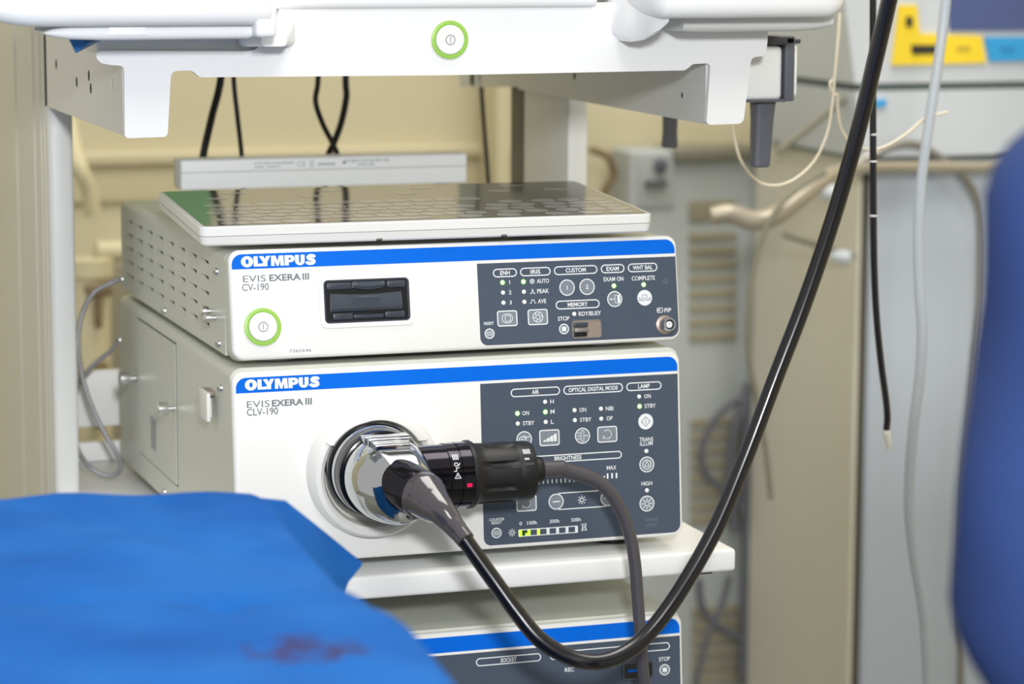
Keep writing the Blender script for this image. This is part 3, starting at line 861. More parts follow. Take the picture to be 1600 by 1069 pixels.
def ic(b):
    b.line([(338.9, 98.6), (342.6, 94.7), (338.9, 90.8), (335.2, 94.7)], .5, P, M['print_g'], .6, True); b.line([(338.9, 93.2), (338.9, 96.2)], .5, P, M['print_g'], .6)
rbutton(cp, P, 338.9, 94.7, 6.4, ic, PW, label='round white lit lamp button with a diamond icon')
def ic(b):
    b.band(circ(339.1, 59.9, 3.9, 24), circ(339.1, 59.9, 3.3, 24), None, .6, P, PW); b.line([(337, 58.4), (339.1, 62.6), (341.2, 58.4)], .5, P, PW, .6, True)
rbutton(cp, P, 339.1, 59.9, 6.4, ic, label='round grey transillumination button')
rbutton(cp, P, 338.5, 28.2, 6.4, lambda b: sun(b, P, 338.5, 28.2, 4.4), label='round grey button with a sun icon')
rbutton(cp, P, 260.8, 34.7, 6.4, lambda b: b.line([(258, 34.7), (263.6, 34.7)], .9, P, PW, .6), label='round minus button')
def ic(b):
    b.line([(302.3, 34.7), (307.9, 34.7)], .9, P, PW, .6); b.line([(305.1, 31.9), (305.1, 37.5)], .9, P, PW, .6)
rbutton(cp, P, 305.1, 34.7, 6.4, ic, label='round plus button')
def ic(b):
    b.band(rr(210.2, 12.9, 4.6, 3, .6), rr(210.2, 12.9, 3.8, 2.2, .3), None, .6, P, PW); b.line([(208.7, 12.9), (211.7, 12.9)], .45, P, PW, .6)
rbutton(cp, P, 210.2, 12.9, 4.2, ic, label='small round counter reset button')
b = MB()
b.prism(rr(253.6, 11.4, 50.2, 5.8, .8), 0, .35, P, PW)
for k in range(6):
    u0 = 229.4+k*8.05
    b.flat(rr(u0+4.0, 11.4, 7.3, 4.4, .3), .45, P, M['bar_dk'] if k == 0 else PG)
    b.flat(rr(u0+7.9, 11.4, 2.5, 4.6, .3), .5, P, M['bar_on'] if k < 2 else PW)
b.flat(rr(230.2, 11.4, 2.6, 5.4, .3), .5, P, M['bar_on']); b.flat(rr(235.0, 10.2, 1.8, 2.0, .3), .5, P, M['bar_on'])
b.build('lamp_life_gauge', cp, label='row of lit green lamp-life segments')
# socket ring
sc = P(109.5, 69.0, 0); Ay = Vector((0, -1, 0))
b = MB()
b.lathe([(.0535, -.004), (.0528, .004), (.0514, .0115), (.0490, .0150), (.0455, .0158), (.0425, .0140), (.0405, .008), (.0395, -.004)], sc, Ay, M['plate'], 72, True, False)
sk = b.build('scope_socket', ls)
b = MB()
an = [math.radians(33+114*k/24) for k in range(25)]
def hood(ro, ri): return [(sc.x+ro*math.cos(a), sc.z+ro*math.sin(a)) for a in an]+[(sc.x-.001+ri*math.cos(a), sc.z+.003+ri*math.sin(a)) for a in reversed(an)]
hy = lambda x, z, w_: Vector((x, sc.y-w_, z))
b.loft([[hy(x, z, w_) for x, z in hood(ro, ri)] for w_, ro, ri in ((.006, .0510, .0388), (.015, .0496, .0388), (.0185, .0480, .0392), (.0195, .0460, .0400))], M['plate'])
b.build('socket_hood', sk)
b = MB()
b.line([(-10, -43.6), (-2, -44.4), (6, -43.2), (14, -42.0)], .6, frame((sc.x, sc.y-.0124, sc.z), 0), M['brown'], .1)
b.line([(-25, -40), (-23, -40.4)], .8, frame((sc.x, sc.y-.0124, sc.z), 0), M['hole'], .1)
b.build('stain', sk)
b = MB()
b.lathe([(.0410, -.002), (.0405, .004), (.0380, .0055), (.0200, .0055)], sc, Ay, M['ivory'], 48)
b.build('socket_face', ls)
# left wall: lamp door with thumb screws, label, latch, screws
b = MB()
dp = cornered(-0.376, -0.2165, 0.0225, 0.1425, .001, .001, .001, .001)
PL = lambda a, c, w_: Vector((-w_, -a, c))
b.prism(dp, -.001, .0009, PL, M['ivory'])
for (ya, yb, za, zc) in ((.2150, .2166, .0215, .1440), (.2150, .378, .1424, .1436), (.2150, .378, .0212, .0226)):
    b.box(-.0002, .001, ya, yb, za, zc, M['ivorydark'])
door = b.build('lamp_door', ls)
for yy in (0.3833, 0.2193):
    k = MB(); k.lathe([(.0022, 0), (.0022, .0065), (.0058, .007), (.0062, .008), (.0062, .0145), (.0054, .0155)], (-.0008, yy, .0880), (-1, 0, 0), M['brushed'], 20)
    k.build('thumb_screw', ls)
b = MB(); Pq = onleft(0, 0.310, 0.050)
b.prism(rr(0, 0, 24, 29, .5), 1.0, 1.2, Pq, M['vent'])
for k in range(6): b.flat(rr(-1+(k % 2), 10-k*4, 17, 1.0, .1), 1.3, Pq, M['steelgrey'])
b.build('rating_label', ls, label='small grey rating label on the door')
b = MB()
b.box(-.0015, 0, .0823, .1035, .1030, .1235, M['plate'], .0005)
b.box(-.0090, -.0060, .0600, .0900, .1040, .1265, M['plate'], .0006); b.box(-.0080, 0, .0700, .0920, .1225, .1262, M['brass'], .0006)
b.box(-.0085, 0, .0860, .0905, .1045, .1240, M['plate'], .0005)
b.build('white_latch', ls)
for (yy, zz) in ((.0476, .1323), (.2697, .0064), (.4630, .1109)): screw(ls, onleft(0, yy, zz), 3.3, 2.8)
for fx in (0.04, 0.33):
    for fy in (0.055, 0.42):
        b = MB(); b.lathe([(.017, 0), (.019, .001), (.019, .0125)], (fx, fy, -0.0119), (0, 0, 1), M['rubber'], 28); b.build('rubber_foot', ls)

# ---- lower device ----------------------------------------------------------
lo = thing('video_recorder', 'ivory device with blue stripe and SOCKET marking, on the low shelf under the light source', 'recorder', (0.185, 0.23, -0.30))
O3 = Vector((0.0018, -0.014, -0.292)); T3 = 0.0837
P = frame(O3, T3)
q3 = at(1066, 992, 0.004); 
H3 = 227.0
b = housing('cover', lo, 0.0018, 0.3718, 0.012, 0.46, -0.2915, -0.0645, 0.008)
b.build('cover', lo)
plate(lo, P, 370, H3, 9.0, 20)
stripe(lo, P, 3.0, 367.3, H3-16.2, H3-3.8, 8, None, None)
b = MB(); b.prism(cornered(130, 367.4, 3.2, H3-18.4, 6, 7, 0, 0), 0, .2, P, PG)
cp = b.build('control_panel', lo)
t = MB()
pill(t, P, 219.5, H3-26.2, 55, 6.6, 'SOCKET', 13.5); pill(t, P, 306.5, H3-26.2, 104, 6.6, None)
t.text('RDY/', 306.8, H3-35.6, 3.2, 9.2, P, M['print_f'], .3); t.text('BUSY', 306.8, H3-39.4, 3.2, 10, P, M['print_f'], .3)
t.text('STOP', 353.5, H3-36.6, 3.4, 9.7, P, PW, .3, .012); t.text('REC', 271, H3-38.5, 3.4, 8, P, PW, .3, .012)
t.build('printed_markings', cp)
rbutton(cp, P, 353.5, H3-45.5, 4.6, lambda b: b.flat(rr(353.5, H3-45.5, 3.6, 3.6, .3), .6, P, PW), label='round stop button')
b = MB()
b.band(rr(330, H3-44, 27, 15, 3), rr(330, H3-44, 24, 12, 2), .1, 1.2, P, M['slot'])
b.prism(rr(330, H3-44, 24, 12, 2), .2, .3, P, M['slotdk']); b.pbox(P, 321, 339, H3-45, H3-43, .3, .9, M['blue'], .2)
b.build('memory_port', cp)

# ------------------------------------------------------------------ keyboard on the processor
kb = thing('keyboard', 'white flat keyboard with dark glossy keypad lying on the video processor', 'keyboard', (0.16, 0.11, 0.2425))
KO = at(312.5, 355.5, .029); kr = at(1021, 334.2, .013); kl = at(239.5, 299.8, .232)
KU = (kr-KO).normalized(); KV = kl-KO; KV = (KV-KU*KV.dot(KU)); KD = KV.length*1000; KV.normalize(); KN = KU.cross(KV).normalized()
KW = (kr-KO).length*1000
KP = lambda a, c, w_: KO + KU*(a/1000)+KV*(c/1000)+KN*(w_/1000)
b = MB()
def kring(w_, ins): return [KP(a, c, w_) for a, c in rr(KW/2, KD/2, KW-2*ins, KD-2*ins, max(2, 7-ins), 5)]
b.loft([kring(-15.2, 3.2), kring(-13.8, 1.6), kring(-7.6, .2)], M['plate'], True, False)
b.loft([kring(-7.6, .2), kring(-7.6, .75), kring(-7.2, .75), kring(-7.2, .2)], M['print_g'], False, False)
b.loft([kring(-7.2, .2), kring(-.9, .1), kring(-.2, .5), kring(0, 1.4)], M['plate'], False, True)
b.build('case', kb, smooth=30)
for sx in (40, 320):
    f_ = MB(); f_.pbox(KP, sx-12, sx+12, KD-32, KD-16, -23.5, -14.5, M['plate'], 1.0); f_.build('tilt_foot', kb)
b = MB(); b.prism(rr(KW/2, KD/2+1.0, KW-8, KD-8, 4), .0, .35, KP, M['kbpanel'])
kp = b.build('keypad', kb)
def key_mesh(rx, ry):
    b = MB()
    b.band(circ(0, 0, rx, 26, ry), circ(0, 0, rx-.7, 26, ry-.7), None, .5, KP, M['keyrim'])
    b.prism(circ(0, 0, rx-.7, 26, ry-.7), .36, .45, KP, M['key'], False, True)
    return b
keys = {}
def key(u, v, rx, ry):
    if (rx, ry) not in keys:
        o = key_mesh(rx, ry).build('key', kp, smooth=0)
        keys[(rx, ry)] = o
    else:
        o = keys[(rx, ry)].copy(); COL.objects.link(o); o.parent = kp
    d = KP(u, v, 0)-KP(0, 0, 0)
    o.location = d
nk = 0
for row, (v, off, n_, pitch, rx) in enumerate(((16, 30, 3, 24, 11.0), (35, 26, 12, 18.2, 8.6), (54, 34, 11, 18.2, 8.6), (73, 26, 12, 18.2, 8.6), (92, 34, 11, 18.2, 8.6), (116, 32, 11, 21, 9.2))):
    for i in range(n_): key(off+i*pitch*KW/363, v*KD/214, rx, 8.6)
key(150, 15, 38, 6.4)
for v, xs_ in ((16, (218, 250, 290, 318, 344)), (34, (256, 278, 304, 326, 347)), (52, (250, 272, 300, 322, 345)), (70, (256, 278, 304, 326, 345)), (88, (272, 300, 322, 345))):
    for u in xs_: key(u, v, 9.6, 8.6)
for u in (40, 120, 200, 280, 330): key(u, 150, 10, 6.4)
for u in (60, 140, 220, 300): key(u, 180, 10, 6.4)
for px in (591, 783):
    q = at(px, 374 if px == 591 else 367.5, KO.y)
    a = (q-KO).dot(KU)*1000; 
    b = MB(); b.pbox(KP, a-2.2, a+2.2, 1.0, 4.0, -15.4, -13.0, M['hole'], .2); b.pbox(KP, a-2.0, a+2.0, .6, 3.0, -14.0, -13.2, M['steelgrey'], .2)
    b.build('latch_slot', kb)

# ------------------------------------------------------------------ pale case behind the keyboard
YS = 0.425
s0 = at(283, 298, YS); s1 = at(730, 283, YS); s2 = at(283, 250, YS)
sl = thing('electronic_box', 'long pale grey box with faint print standing behind the keyboard', 'electronic box', ((s0.x+s1.x)/2, YS+.015, 0.2398))
b = MB(); b.box(s0.x, s1.x, YS, YS+.032, s0.z, s2.z-.0005, M['slab'], .002)
b.box(s0.x+.0002, s1.x-.0002, YS-.0003, YS+.03, s0.z+.0158, s0.z+.0163, M['steelgrey'])
b.build('case', sl)
Ps = lambda a, c, w_: Vector((s0.x+a/1000, YS-w_/1000-.0003, s0.z+c/1000))
b = MB()
def strokes(u0, u1, v, h):
    u = u0
    while u < u1:
        wd = .5+.9*random.random(); b.flat([(u, v-h/2), (u+wd, v-h/2), (u+wd, v+h/2), (u, v+h/2)], .2, Ps, M['print_s']); u += wd+.35+.9*(random.random() < .15)
strokes(68, 104, 23.0, 1.5); strokes(68, 76, 19.6, 1.4); strokes(80, 92, 19.8, 1.4)
b.text('CE', 112, 21.6, 4.6, 8, Ps, M['print_s'], .2)
b.band(rr(122, 23.0, 3.4, 3.2, .8), rr(122, 23.0, 2.4, 2.2, .5), None, .2, Ps, M['print_s']); b.band(rr(122, 19.2, 3.4, 3.2, .8), rr(122, 19.2, 2.4, 2.2, .5), None, .2, Ps, M['print_s'])
strokes(128, 143, 21.0, 2.2); b.flat([(150, 21), (154.5, 24.5), (154.5, 21)], .2, Ps, M['print_g']); strokes(156, 195, 23.4, 2.0); strokes(166, 181, 19.8, 1.5)
b.build('printed_markings', sl)
for fx in (s0.x+.02, s1.x-.02):
    b = MB(); b.lathe([(.006, 0), (.006, s0.z-.2399+.001)], (fx, YS+.020, .2399), (0, 0, 1), M['slab'], 16); b.build('rubber_foot', sl)

# ------------------------------------------------------------------ endoscope connector and its cord
es = thing('endoscope', 'black endoscope cord with its chrome connector plugged into the round socket', 'endoscope', (0.104, -0.03, 0.075))
C0 = Vector((0.1040, 0.0, 0.0745))
b = MB()
b.lathe([(.0340, -.002), (.0362, .012), (.0368, .016), (.0372, .019), (.0360, .0212)], C0, Ay, M['black'], 64)
b.lathe([(.0345, .0208), (.0353, .0225), (.0353, .0265), (.0346, .0285)], C0, Ay, M['chrome'], 64)
b.lathe([(.0344, .0280), (.0349, .0295), (.0346, .038), (.0340, .0420), (.0325, .0430)], C0, Ay, M['black'], 64)
b.build('guide_ring', es, label='black and chrome rings at the socket')
# chrome body: circular at the rings, drawn down and right towards the cord outlet
b = MB(); rings = []
for h, r, dx, dz, fl in ((.0425, .0312, 0, 0, 1.0), (.0450, .0322, 0, 0, 1.0), (.052, .0326, .0005, -.0003, 1.0), (.060, .0325, .001, -.001, 1.0), (.070, .0306, .002, -.0022, 1.0), (.079, .0278, .0035, -.0038, 1.0), (.086, .0240, .005, -.0055, 1.0), (.091, .0195, .0062, -.0070, 1.0)):
    rings.append([C0+Vector((dx+r*math.cos(2*math.pi*i/64), -h, dz+min(r*.90, r*math.sin(2*math.pi*i/64)))) for i in range(64)])
b.loft(rings, M['chrome'])
b.build('connector_body', es, smooth=60)
b = MB()  # ridged plate on top of the body
for h0, h1, zt, wd in ((.044, .055, .0325, .036), (.0565, .0615, .0315, .033), (.063, .0645, .0302, .030), (.066, .0675, .0295, .029), (.069, .0705, .0285, .028)):
    b.box(C0.x-wd/2, C0.x+wd/2, -h1, -h0, C0.z+zt-.007, C0.z+zt, M['chrome'], .0008)
b.build('ridged_plate', es)
for px, py, dep in ((604, 728, -.077), (583, 775, -.079)):
    q = at(px, py, dep)
    g = MB(); dirn = (q-(C0+Vector((0.003, -.045, -.002)))).normalized()
    g.lathe([(.0028, -.003), (.0028, .0008), (.0020, .0012), (.0018, .0004), (.0003, .0004)], q, dirn, M['chrome'], 20)
    g.build('vent_port', es)
# cord outlet collar, boot and cord
K0 = at(628, 757, -.082); K1 = at(664, 776, -.108); K2 = at(690, 800, -.128); K3 = at(718, 833, -.143)
b = MB(); d01 = (K1-K0)
b.tube([K0-d01*.3, K0+d01*.2, K0+d01*.6, K0+d01*.82], [.0190, .0190, .0183, .0172], M['darkchrome'], 40, 6)
b.build('cord_outlet', es)
b = MB()
b.tube([K0+d01*.78, K0+d01*.84, K1, K1.lerp(K2, .5), K2, K2.lerp(K3, .55), K3, K3+(K3-K2)*.35], [.0160, .0184, .0176, .0142, .0110, .0086, .0074, .0070], M['boot'], 40, 8)
b.build('strain_relief', es, label='smoky grey tapering strain relief')
path = [(K3+(K3-K2)*.1)] + [at(*p) for p in ((742, 866, -.15), (772, 908, -.158), (806, 955, -.168), (842, 998, -.178), (885, 1025, -.185), (930, 1035, -.19), (978, 1020, -.188), (1020, 982, -.182), (1066, 918, -.175), (1120, 822, -.168), (1166, 712, -.16), (1212, 590, -.155), (1258, 470, -.155), (1302, 340, -.16), (1338, 215, -.17), (1366, 100, -.18), (1388, 5, -.19), (1404, -70, -.2), (1425, -200, -.22), (1450, -330, -.26))]
b = MB(); b.tube(path, .0062, M['cord'], 24, 10); b.build('universal_cord', es)

# ------------------------------------------------------------------ video plug and cable
vc = thing('video_cable', 'dark grey cable with ribbed black plug pushed into the chrome connector', 'cable', (0.17, -0.055, 0.073))
PC = Vector((0, -0.055, 0.0735)); AX = Vector((1, 0, 0))
b = MB()
b.lathe([(.0238, .125), (.0242, .138), (.0242, .1475), (.0250, .1480), (.0250, .1560)], PC, AX, M['darkchrome'], 56, True, False)
b.lathe([(.0250, .1560), (.0244, .1563), (.0244, .1570), (.0252, .1573), (.0252, .1660), (.0244, .167)], PC, AX, M['darkchrome'], 56, False, True)
# printed band with warning triangle
def onplug(r):
    def P_(a, c, w_):   # a along x (mm), c around (mm)
        th = c/1000/r
        rr_ = r+w_/1000
        return PC+Vector((a/1000, -math.cos(th)*rr_, math.sin(th)*rr_))
    return P_
Pp = onplug(.0250)
b.line([(150.0, 2.6), (154.6, 2.6), (152.3, 6.6)], .5, Pp, PW, .15, True); b.line([(152.3, 3.6), (152.3, 5.2)], .4, Pp, PW, .15)
b.line([(149.6, 8.0), (151.6, 8.0), (151.6, 10.5), (154, 10.5)], .5, Pp, PW, .15); b.band(circ(151.8, 13.2, 1.6, 14), circ(151.8, 13.2, 1.1, 14), None, .15, Pp, PW); b.line([(153.4, 12), (154.8, 14)], .5, Pp, PW, .15)
for k in range(4): b.flat([(150+k*1.3, 17), (150.6+k*1.3, 17), (150.6+k*1.3, 22), (150+k*1.3, 22)], .15, Pp, PW)
coll = b.build('locking_collar', vc, label='glossy black locking collar with a printed warning triangle')
b = MB(); Pp2 = onplug(.0252)
b.prism(rr(161.5, -3.2, 4.0, 3.0, .4), .0, .3, Pp2, M['red']); b.build('red_dot', coll, label='small red alignment mark')
b = MB()
# ribbed rubber grip with long grooves
N = 96; prof = [(.0245, .1655), (.0262, .1665), (.0264, .1690), (.0250, .1712), (.0236, .173), (.0233, .178), (.0233, .183), (.0233, .190), (.0233, .199), (.0230, .2035), (.0229, .2045), (.0232, .2060), (.0231, .2150), (.0222, .2178), (.0180, .2186), (.0108, .2188)]
rings = []
for r, h in prof:
    ring = []
    for i in range(N):
        th = 2*math.pi*i/N; k = (i % 12)
        rad = r
        if .1775 < h < .2030 and 4 <= k <= 6: rad = r-.0022
        ring.append(PC+AX*h+Vector((0, math.cos(th)*rad, math.sin(th)*rad)))
    rings.append(ring)
b.loft(rings, M['rubber'])
b.build('plug_grip', vc, smooth=40)
b = MB(); Pp3 = onplug(.0233)
b.prism(rr(210.4, 16.5, 7.5, 15, .6), -.4, .2, Pp3, M['slot']); [b.flat([(207.4+k*1.0, 13), (208.0+k*1.0, 13), (208.0+k*1.0, 14.6), (207.4+k*1.0, 14.6)], .3, Pp3, PW) for k in range(4)]
for k in range(5): b.flat([(207.5+k*1.2, 18), (208.1+k*1.2, 18), (208.1+k*1.2, 22.5), (207.5+k*1.2, 22.5)], .3, Pp3, PW)
b.build('plug_label', vc)
b = MB(); b.lathe([(.0102, .2180), (.0104, .222), (.0104, .2255), (.0096, .2278), (.0070, .2285)], PC, AX, M['rubber'], 32); b.build('plug_neck', vc)
e0 = PC+AX*.2280
b = MB()
b.tube([e0-AX*.003, e0+AX*.008, e0+AX*.0175], [.0067, .0066, .0062], M['greycord'], 24, 5)
cpth = [e0+AX*.016] + [at(*p) for p in ((890, 737, -.055), (918, 745, -.056), (946, 762, -.058), (968, 794, -.060), (984, 836, -.062), (992, 880, -.064), (996, 930, -.066), (1000, 985, -.068), (1004, 1040, -.07), (1008, 1100, -.07), (1012, 1220, -.07), (1016, 1400, -.07))]
b.tube(cpth, [.0062, .0061, .0058, .0055, .0052, .0050, .0049, .0048, .0048, .0048, .0048, .0048, .0048], M['greycord'], 20, 8)
b.build('cable', vc)

# ------------------------------------------------------------------ cables around the rack
def cable(name, label, pts, r, m, cat='cable', group=None, n=10):
    b = MB(); b.tube(pts, r, m, n, 8)
    o = b.build(name, org=pts[0] if isinstance(pts[0], Vector) else Vector(pts[0]))
    return tag(o, label, cat, group)
A4 = lambda Y, pts: [at(x, y, Y) for x, y in pts]
cable('power_cable', 'thick black cable hanging down to the left end of the pale grey box', A4(.475, [(352, 20), (345, 122), (331, 182), (317, 246), (312, 300), (310, 330)]), .0036, M['black'])
cable('power_cable', 'thin black cable just right of the thick one, down to the pale grey box', A4(.475, [(362, 20), (365, 122), (371, 182), (378, 248), (380, 300), (381, 330)]), .0023, M['black'])
cable('power_cable', 'black cable bowing left where two cables cross above the pale grey box', [at(x, y, Y) for x, y, Y in ((494, -60, .47), (495, 30, .472), (497, 122, .474), (493, 158, .474), (504, 193, .473), (520, 225, .472), (528, 248, .472), (534, 310, .472))], .0026, M['black'])
cable('power_cable', 'black cable bowing right where two cables cross above the pale grey box', [at(x, y, Y) for x, y, Y in ((543, -60, .486), (542, 30, .487), (540, 122, .488), (541, 152, .488), (533, 192, .487), (521, 225, .486), (512, 248, .485), (506, 310, .485))], .0032, M['black'])
cable('thin_wire', 'thin dark wire hanging in front of the cream wall beside the right post', A4(.62, [(748, 60), (752, 135), (757, 205), (763, 285), (768, 380)]), .0022, M['black'])
c1 = [Vector((X0-.001, .4575, .168))] + [at(x, y, Y) for x, y, Y in ((172, 443, .46), (146, 458, .46), (128, 492, .46), (122, 540, .455), (131, 598, .45), (152, 655, .44), (180, 705, .43), (189, 728, .42), (178, 742, .41), (158, 741, .41), (138, 728, .415), (124, 708, .43), (118, 690, .44))]
cable('earth_cable', 'grey cable looping from the processor rear corner down to the shelf', c1, .0023, M['palecord'])
c2 = [Vector((-.001, .4645, .1109))] + [at(x, y, Y) for x, y, Y in ((172, 549, .47), (150, 567, .475), (130, 588, .48), (119, 612, .485), (117, 660, .49))]
cable('earth_cable', 'short grey cable slanting from the light source rear to the left post', c2, .0021, M['palecord'])

# second scope tip hanging down, milky tube, thin ivory tubing
tp = thing('scope_tip', 'thin black insertion tube with white depth marks and an ivory tip hanging down', 'endoscope', at(1365, -20, .12))
b = MB(); pth = A4(.12, [(1364, -160), (1364, -20), (1364, 150), (1364.5, 300), (1366, 420), (1370, 500), (1377, 570), (1384, 622), (1386.5, 652), (1385, 672)])
b.tube(pth, .0030, M['cord'], 16, 8); b.build('tube', tp)
for yy in (77, 210, 252, 337):
    q = at(1364.5, yy, .12); g = MB(); g.lathe([(.0031, -.0007), (.0032, -.0006), (.0032, .0006), (.0031, .0007)], q, (0, 0, 1), M['plate'], 16); g.build('depth_mark', tp, label='white depth mark')
b = MB(); b.tube(A4(.12, [(1385, 670), (1385.5, 678), (1387, 686), (1388.5, 694), (1388.5, 703)]), [.0028, .0034, .0030, .0026, .0014], M['tip'], 16, 6); b.build('ivory_tip', tp, label='ivory tip')
cable('suction_tube', 'milky translucent tube hanging in front of the grey machine', [at(x, y, .2) for x, y in ((1490, -160), (1478, 0), (1467, 90), (1452, 190), (1440, 280), (1435, 370), (1437, 450), (1441, 520), (1437, 590), (1428, 660), (1422, 730), (1421, 800), (1428, 870), (1440, 940), (1447, 1010), (1450, 1120), (1452, 1300))], .0048, M['clear'], 'tube', n=16)
cable('ivory_tube', 'thin ivory tubing hanging in a wide loop from the right tray arm', A4(.22, [(1312, 20), (1309, 60), (1304, 120), (1300, 165), (1292, 210), (1272, 252), (1240, 281), (1208, 290), (1180, 281), (1158, 252), (1147, 215), (1144, 190), (1144, 100)]), .0013, M['ivorytube'], 'tube')
cable('ivory_tube', 'thin ivory tubing with small kink running right in front of the pale machine', [at(x, y, .23) for x, y in ((1313, 20), (1310, 62), (1304, 118), (1297, 130), (1300, 146), (1308, 150), (1309, 170), (1312, 195), (1322, 215), (1340, 230), (1365, 234), (1390, 226), (1418, 208), (1445, 186), (1480, 175))], .0014, M['ivorytube'], 'tube')
# blue wrap corner poking out under the tray
b = MB()
A_ = [at(108, 60, .0), at(165, 60, .01), at(119, 83, .002), at(140, 66, -.004)]
b.add([A_[0], A_[1], A_[2], A_[3], A_[0]+Vector((0, .004, 0)), A_[1]+Vector((0, .004, 0)), A_[2]+Vector((0, .003, 0))], [[0, 3, 2], [3, 1, 2], [4, 6, 5], [0, 2, 6, 4], [2, 1, 5, 6], [0, 4, 5, 1, 3]], M['wrap'])
tag(b.build('folded_wrap', org=A_[2]), 'small blue pointed wrap corner sticking out under the left tray arm', 'cloth')

# ------------------------------------------------------------------ blue drape in the foreground
dm = bpy.data.materials.new('blue_surgical_cloth'); dm.use_nodes = True
nt = dm.node_tree; bs = nt.nodes['Principled BSDF']
bs.inputs['Roughness'].default_value = 0.9; bs.inputs['Specular IOR Level'].default_value = 0.15
tcn = nt.nodes.new('ShaderNodeTexCoord'); n1 = nt.nodes.new('ShaderNodeTexNoise'); n1.inputs['Scale'].default_value = 9; n1.inputs['Detail'].default_value = 5
cr = nt.nodes.new('ShaderNodeValToRGB'); cr.color_ramp.elements[0].color = rgb((15, 82, 160)); cr.color_ramp.elements[1].color = rgb((31, 103, 182)); cr.color_ramp.elements[0].position = .3; cr.color_ramp.elements[1].position = .7
nt.links.new(tcn.outputs['Object'], n1.inputs['Vector']); nt.links.new(n1.outputs['Fac'], cr.inputs[0])
# dried stain
q = atz(474, 1026, .118)
geo = nt.nodes.new('ShaderNodeNewGeometry'); vs_ = nt.nodes.new('ShaderNodeVectorMath'); vs_.operation = 'SUBTRACT'; vs_.inputs[1].default_value = (q.x, q.y, q.z)
vm = nt.nodes.new('ShaderNodeVectorMath'); vm.operation = 'MULTIPLY'; vm.inputs[1].default_value = (30, 40, 8)
ln = nt.nodes.new('ShaderNodeVectorMath'); ln.operation = 'LENGTH'
n2 = nt.nodes.new('ShaderNodeTexNoise'); n2.inputs['Scale'].default_value = 75; n2.inputs['Detail'].default_value = 4
ma = nt.nodes.new('ShaderNodeMath'); ma.operation = 'MULTIPLY_ADD'; ma.inputs[1].default_value = -3.4
mr = nt.nodes.new('ShaderNodeMapRange'); mr.inputs[1].default_value = -.75; mr.inputs[2].default_value = -1.25; mr.inputs[3].default_value = 0; mr.inputs[4].default_value = .8
mx = nt.nodes.new('ShaderNodeMixRGB'); mx.inputs[2].default_value = rgb((62, 48, 84))
L = nt.links.new
L(geo.outputs['Position'], vs_.inputs[0]); L(vs_.outputs[0], vm.inputs[0]); L(vm.outputs[0], ln.inputs[0]); L(geo.outputs['Position'], n2.inputs['Vector'])
L(n2.outputs['Fac'], ma.inputs[0]); L(ln.outputs['Value'], ma.inputs[2]); L(ma.outputs[0], mr.inputs[0]); L(mr.outputs[0], mx.inputs[0]); L(cr.outputs[0], mx.inputs[1]); L(mx.outputs[0], bs.inputs['Base Color'])
n3 = nt.nodes.new('ShaderNodeTexNoise'); n3.inputs['Scale'].default_value = 1600
bp = nt.nodes.new('ShaderNodeBump'); bp.inputs['Strength'].default_value = .25; bp.inputs['Distance'].default_value = .001
L(tcn.outputs['Object'], n3.inputs['Vector']); L(n3.outputs['Fac'], bp.inputs['Height']); L(bp.outputs[0], bs.inputs['Normal'])

def xright(y):      # right-hand edge of the draped top as a function of y
    pts = [(-1.0, -.080), (-.78, -.067), (-.74, -.060), (-.69, -.0545), (-.645, -.0535), (-.60, -.0585), (-.54, -.0615), (-.42, -.056), (-.33, -.047), (-.2, -.047)]
    for (a, xa_), (c, xc_) in zip(pts, pts[1:]):
        if a <= y <= c: return xa_+(xc_-xa_)*(y-a)/(c-a)
    return pts[0][1] if y < pts[0][0] else pts[-1][1]
def crease(x, y):
    z = 0
    for (p0, p1, amp, wd) in creases:
        d = p1-p0; t = max(0, min(1, ((x-p0.x)*d.x+(y-p0.y)*d.y)/(d.x*d.x+d.y*d.y)))
        dd = math.hypot(x-p0.x-d.x*t, y-p0.y-d.y*t)
        z += amp*math.exp(-(dd/wd)**2)
    return z
ZT = 0.118
cz = lambda x, y: atz(x, y, ZT).to_2d()
creases = [(cz(262, 790), cz(340, 955), -.0042, .008), (cz(340, 955), cz(440, 1069), -.0046, .009), (cz(0, 960), cz(340, 955), -.0026, .012), (cz(340, 955), cz(600, 945), -.002, .012), (cz(60, 910), cz(235, 870), .002, .012), (cz(250, 800), cz(330, 940), .002, .010)]
rows_ = 84; colsn = 70
def dz_(x, y):
    return crease(x, y)+.0018*math.sin(x*31+1.3)*math.sin(y*23)+.0012*math.sin(x*67+y*41)
b = MB(); grid = []
YB = -.285
for i in range(rows_+1):
    t = i/rows_
    row = []
    y = -1.15+(YB+1.15)*t
    xr_ = xright(y)
    for j in range(colsn+1):
        s_ = j/colsn
        if s_ <= .78:
            k = s_/.78
            x = -.95+(xr_+.95-.012)*k
            z = ZT+dz_(x, y)+.008*max(0, min(1, (-.06-x)/.12))
            # sag towards the rear-left like cloth over a padded couch
            row.append(Vector((x, y, z)))
        else:
            k = (s_-.78)/.22
            a = min(1, k/.25)*math.pi/2
            x = xr_-.012+.012*math.sin(a)+.012*math.sin(y*38+k*3)*max(0, k-.2)
            z = ZT+dz_(xr_-.012, y)-.012*(1-math.cos(a))-max(0, k-.25)/.75*(ZT-.012-FLZ-.002)
            row.append(Vector((x, y, z)))
    grid.append(row)
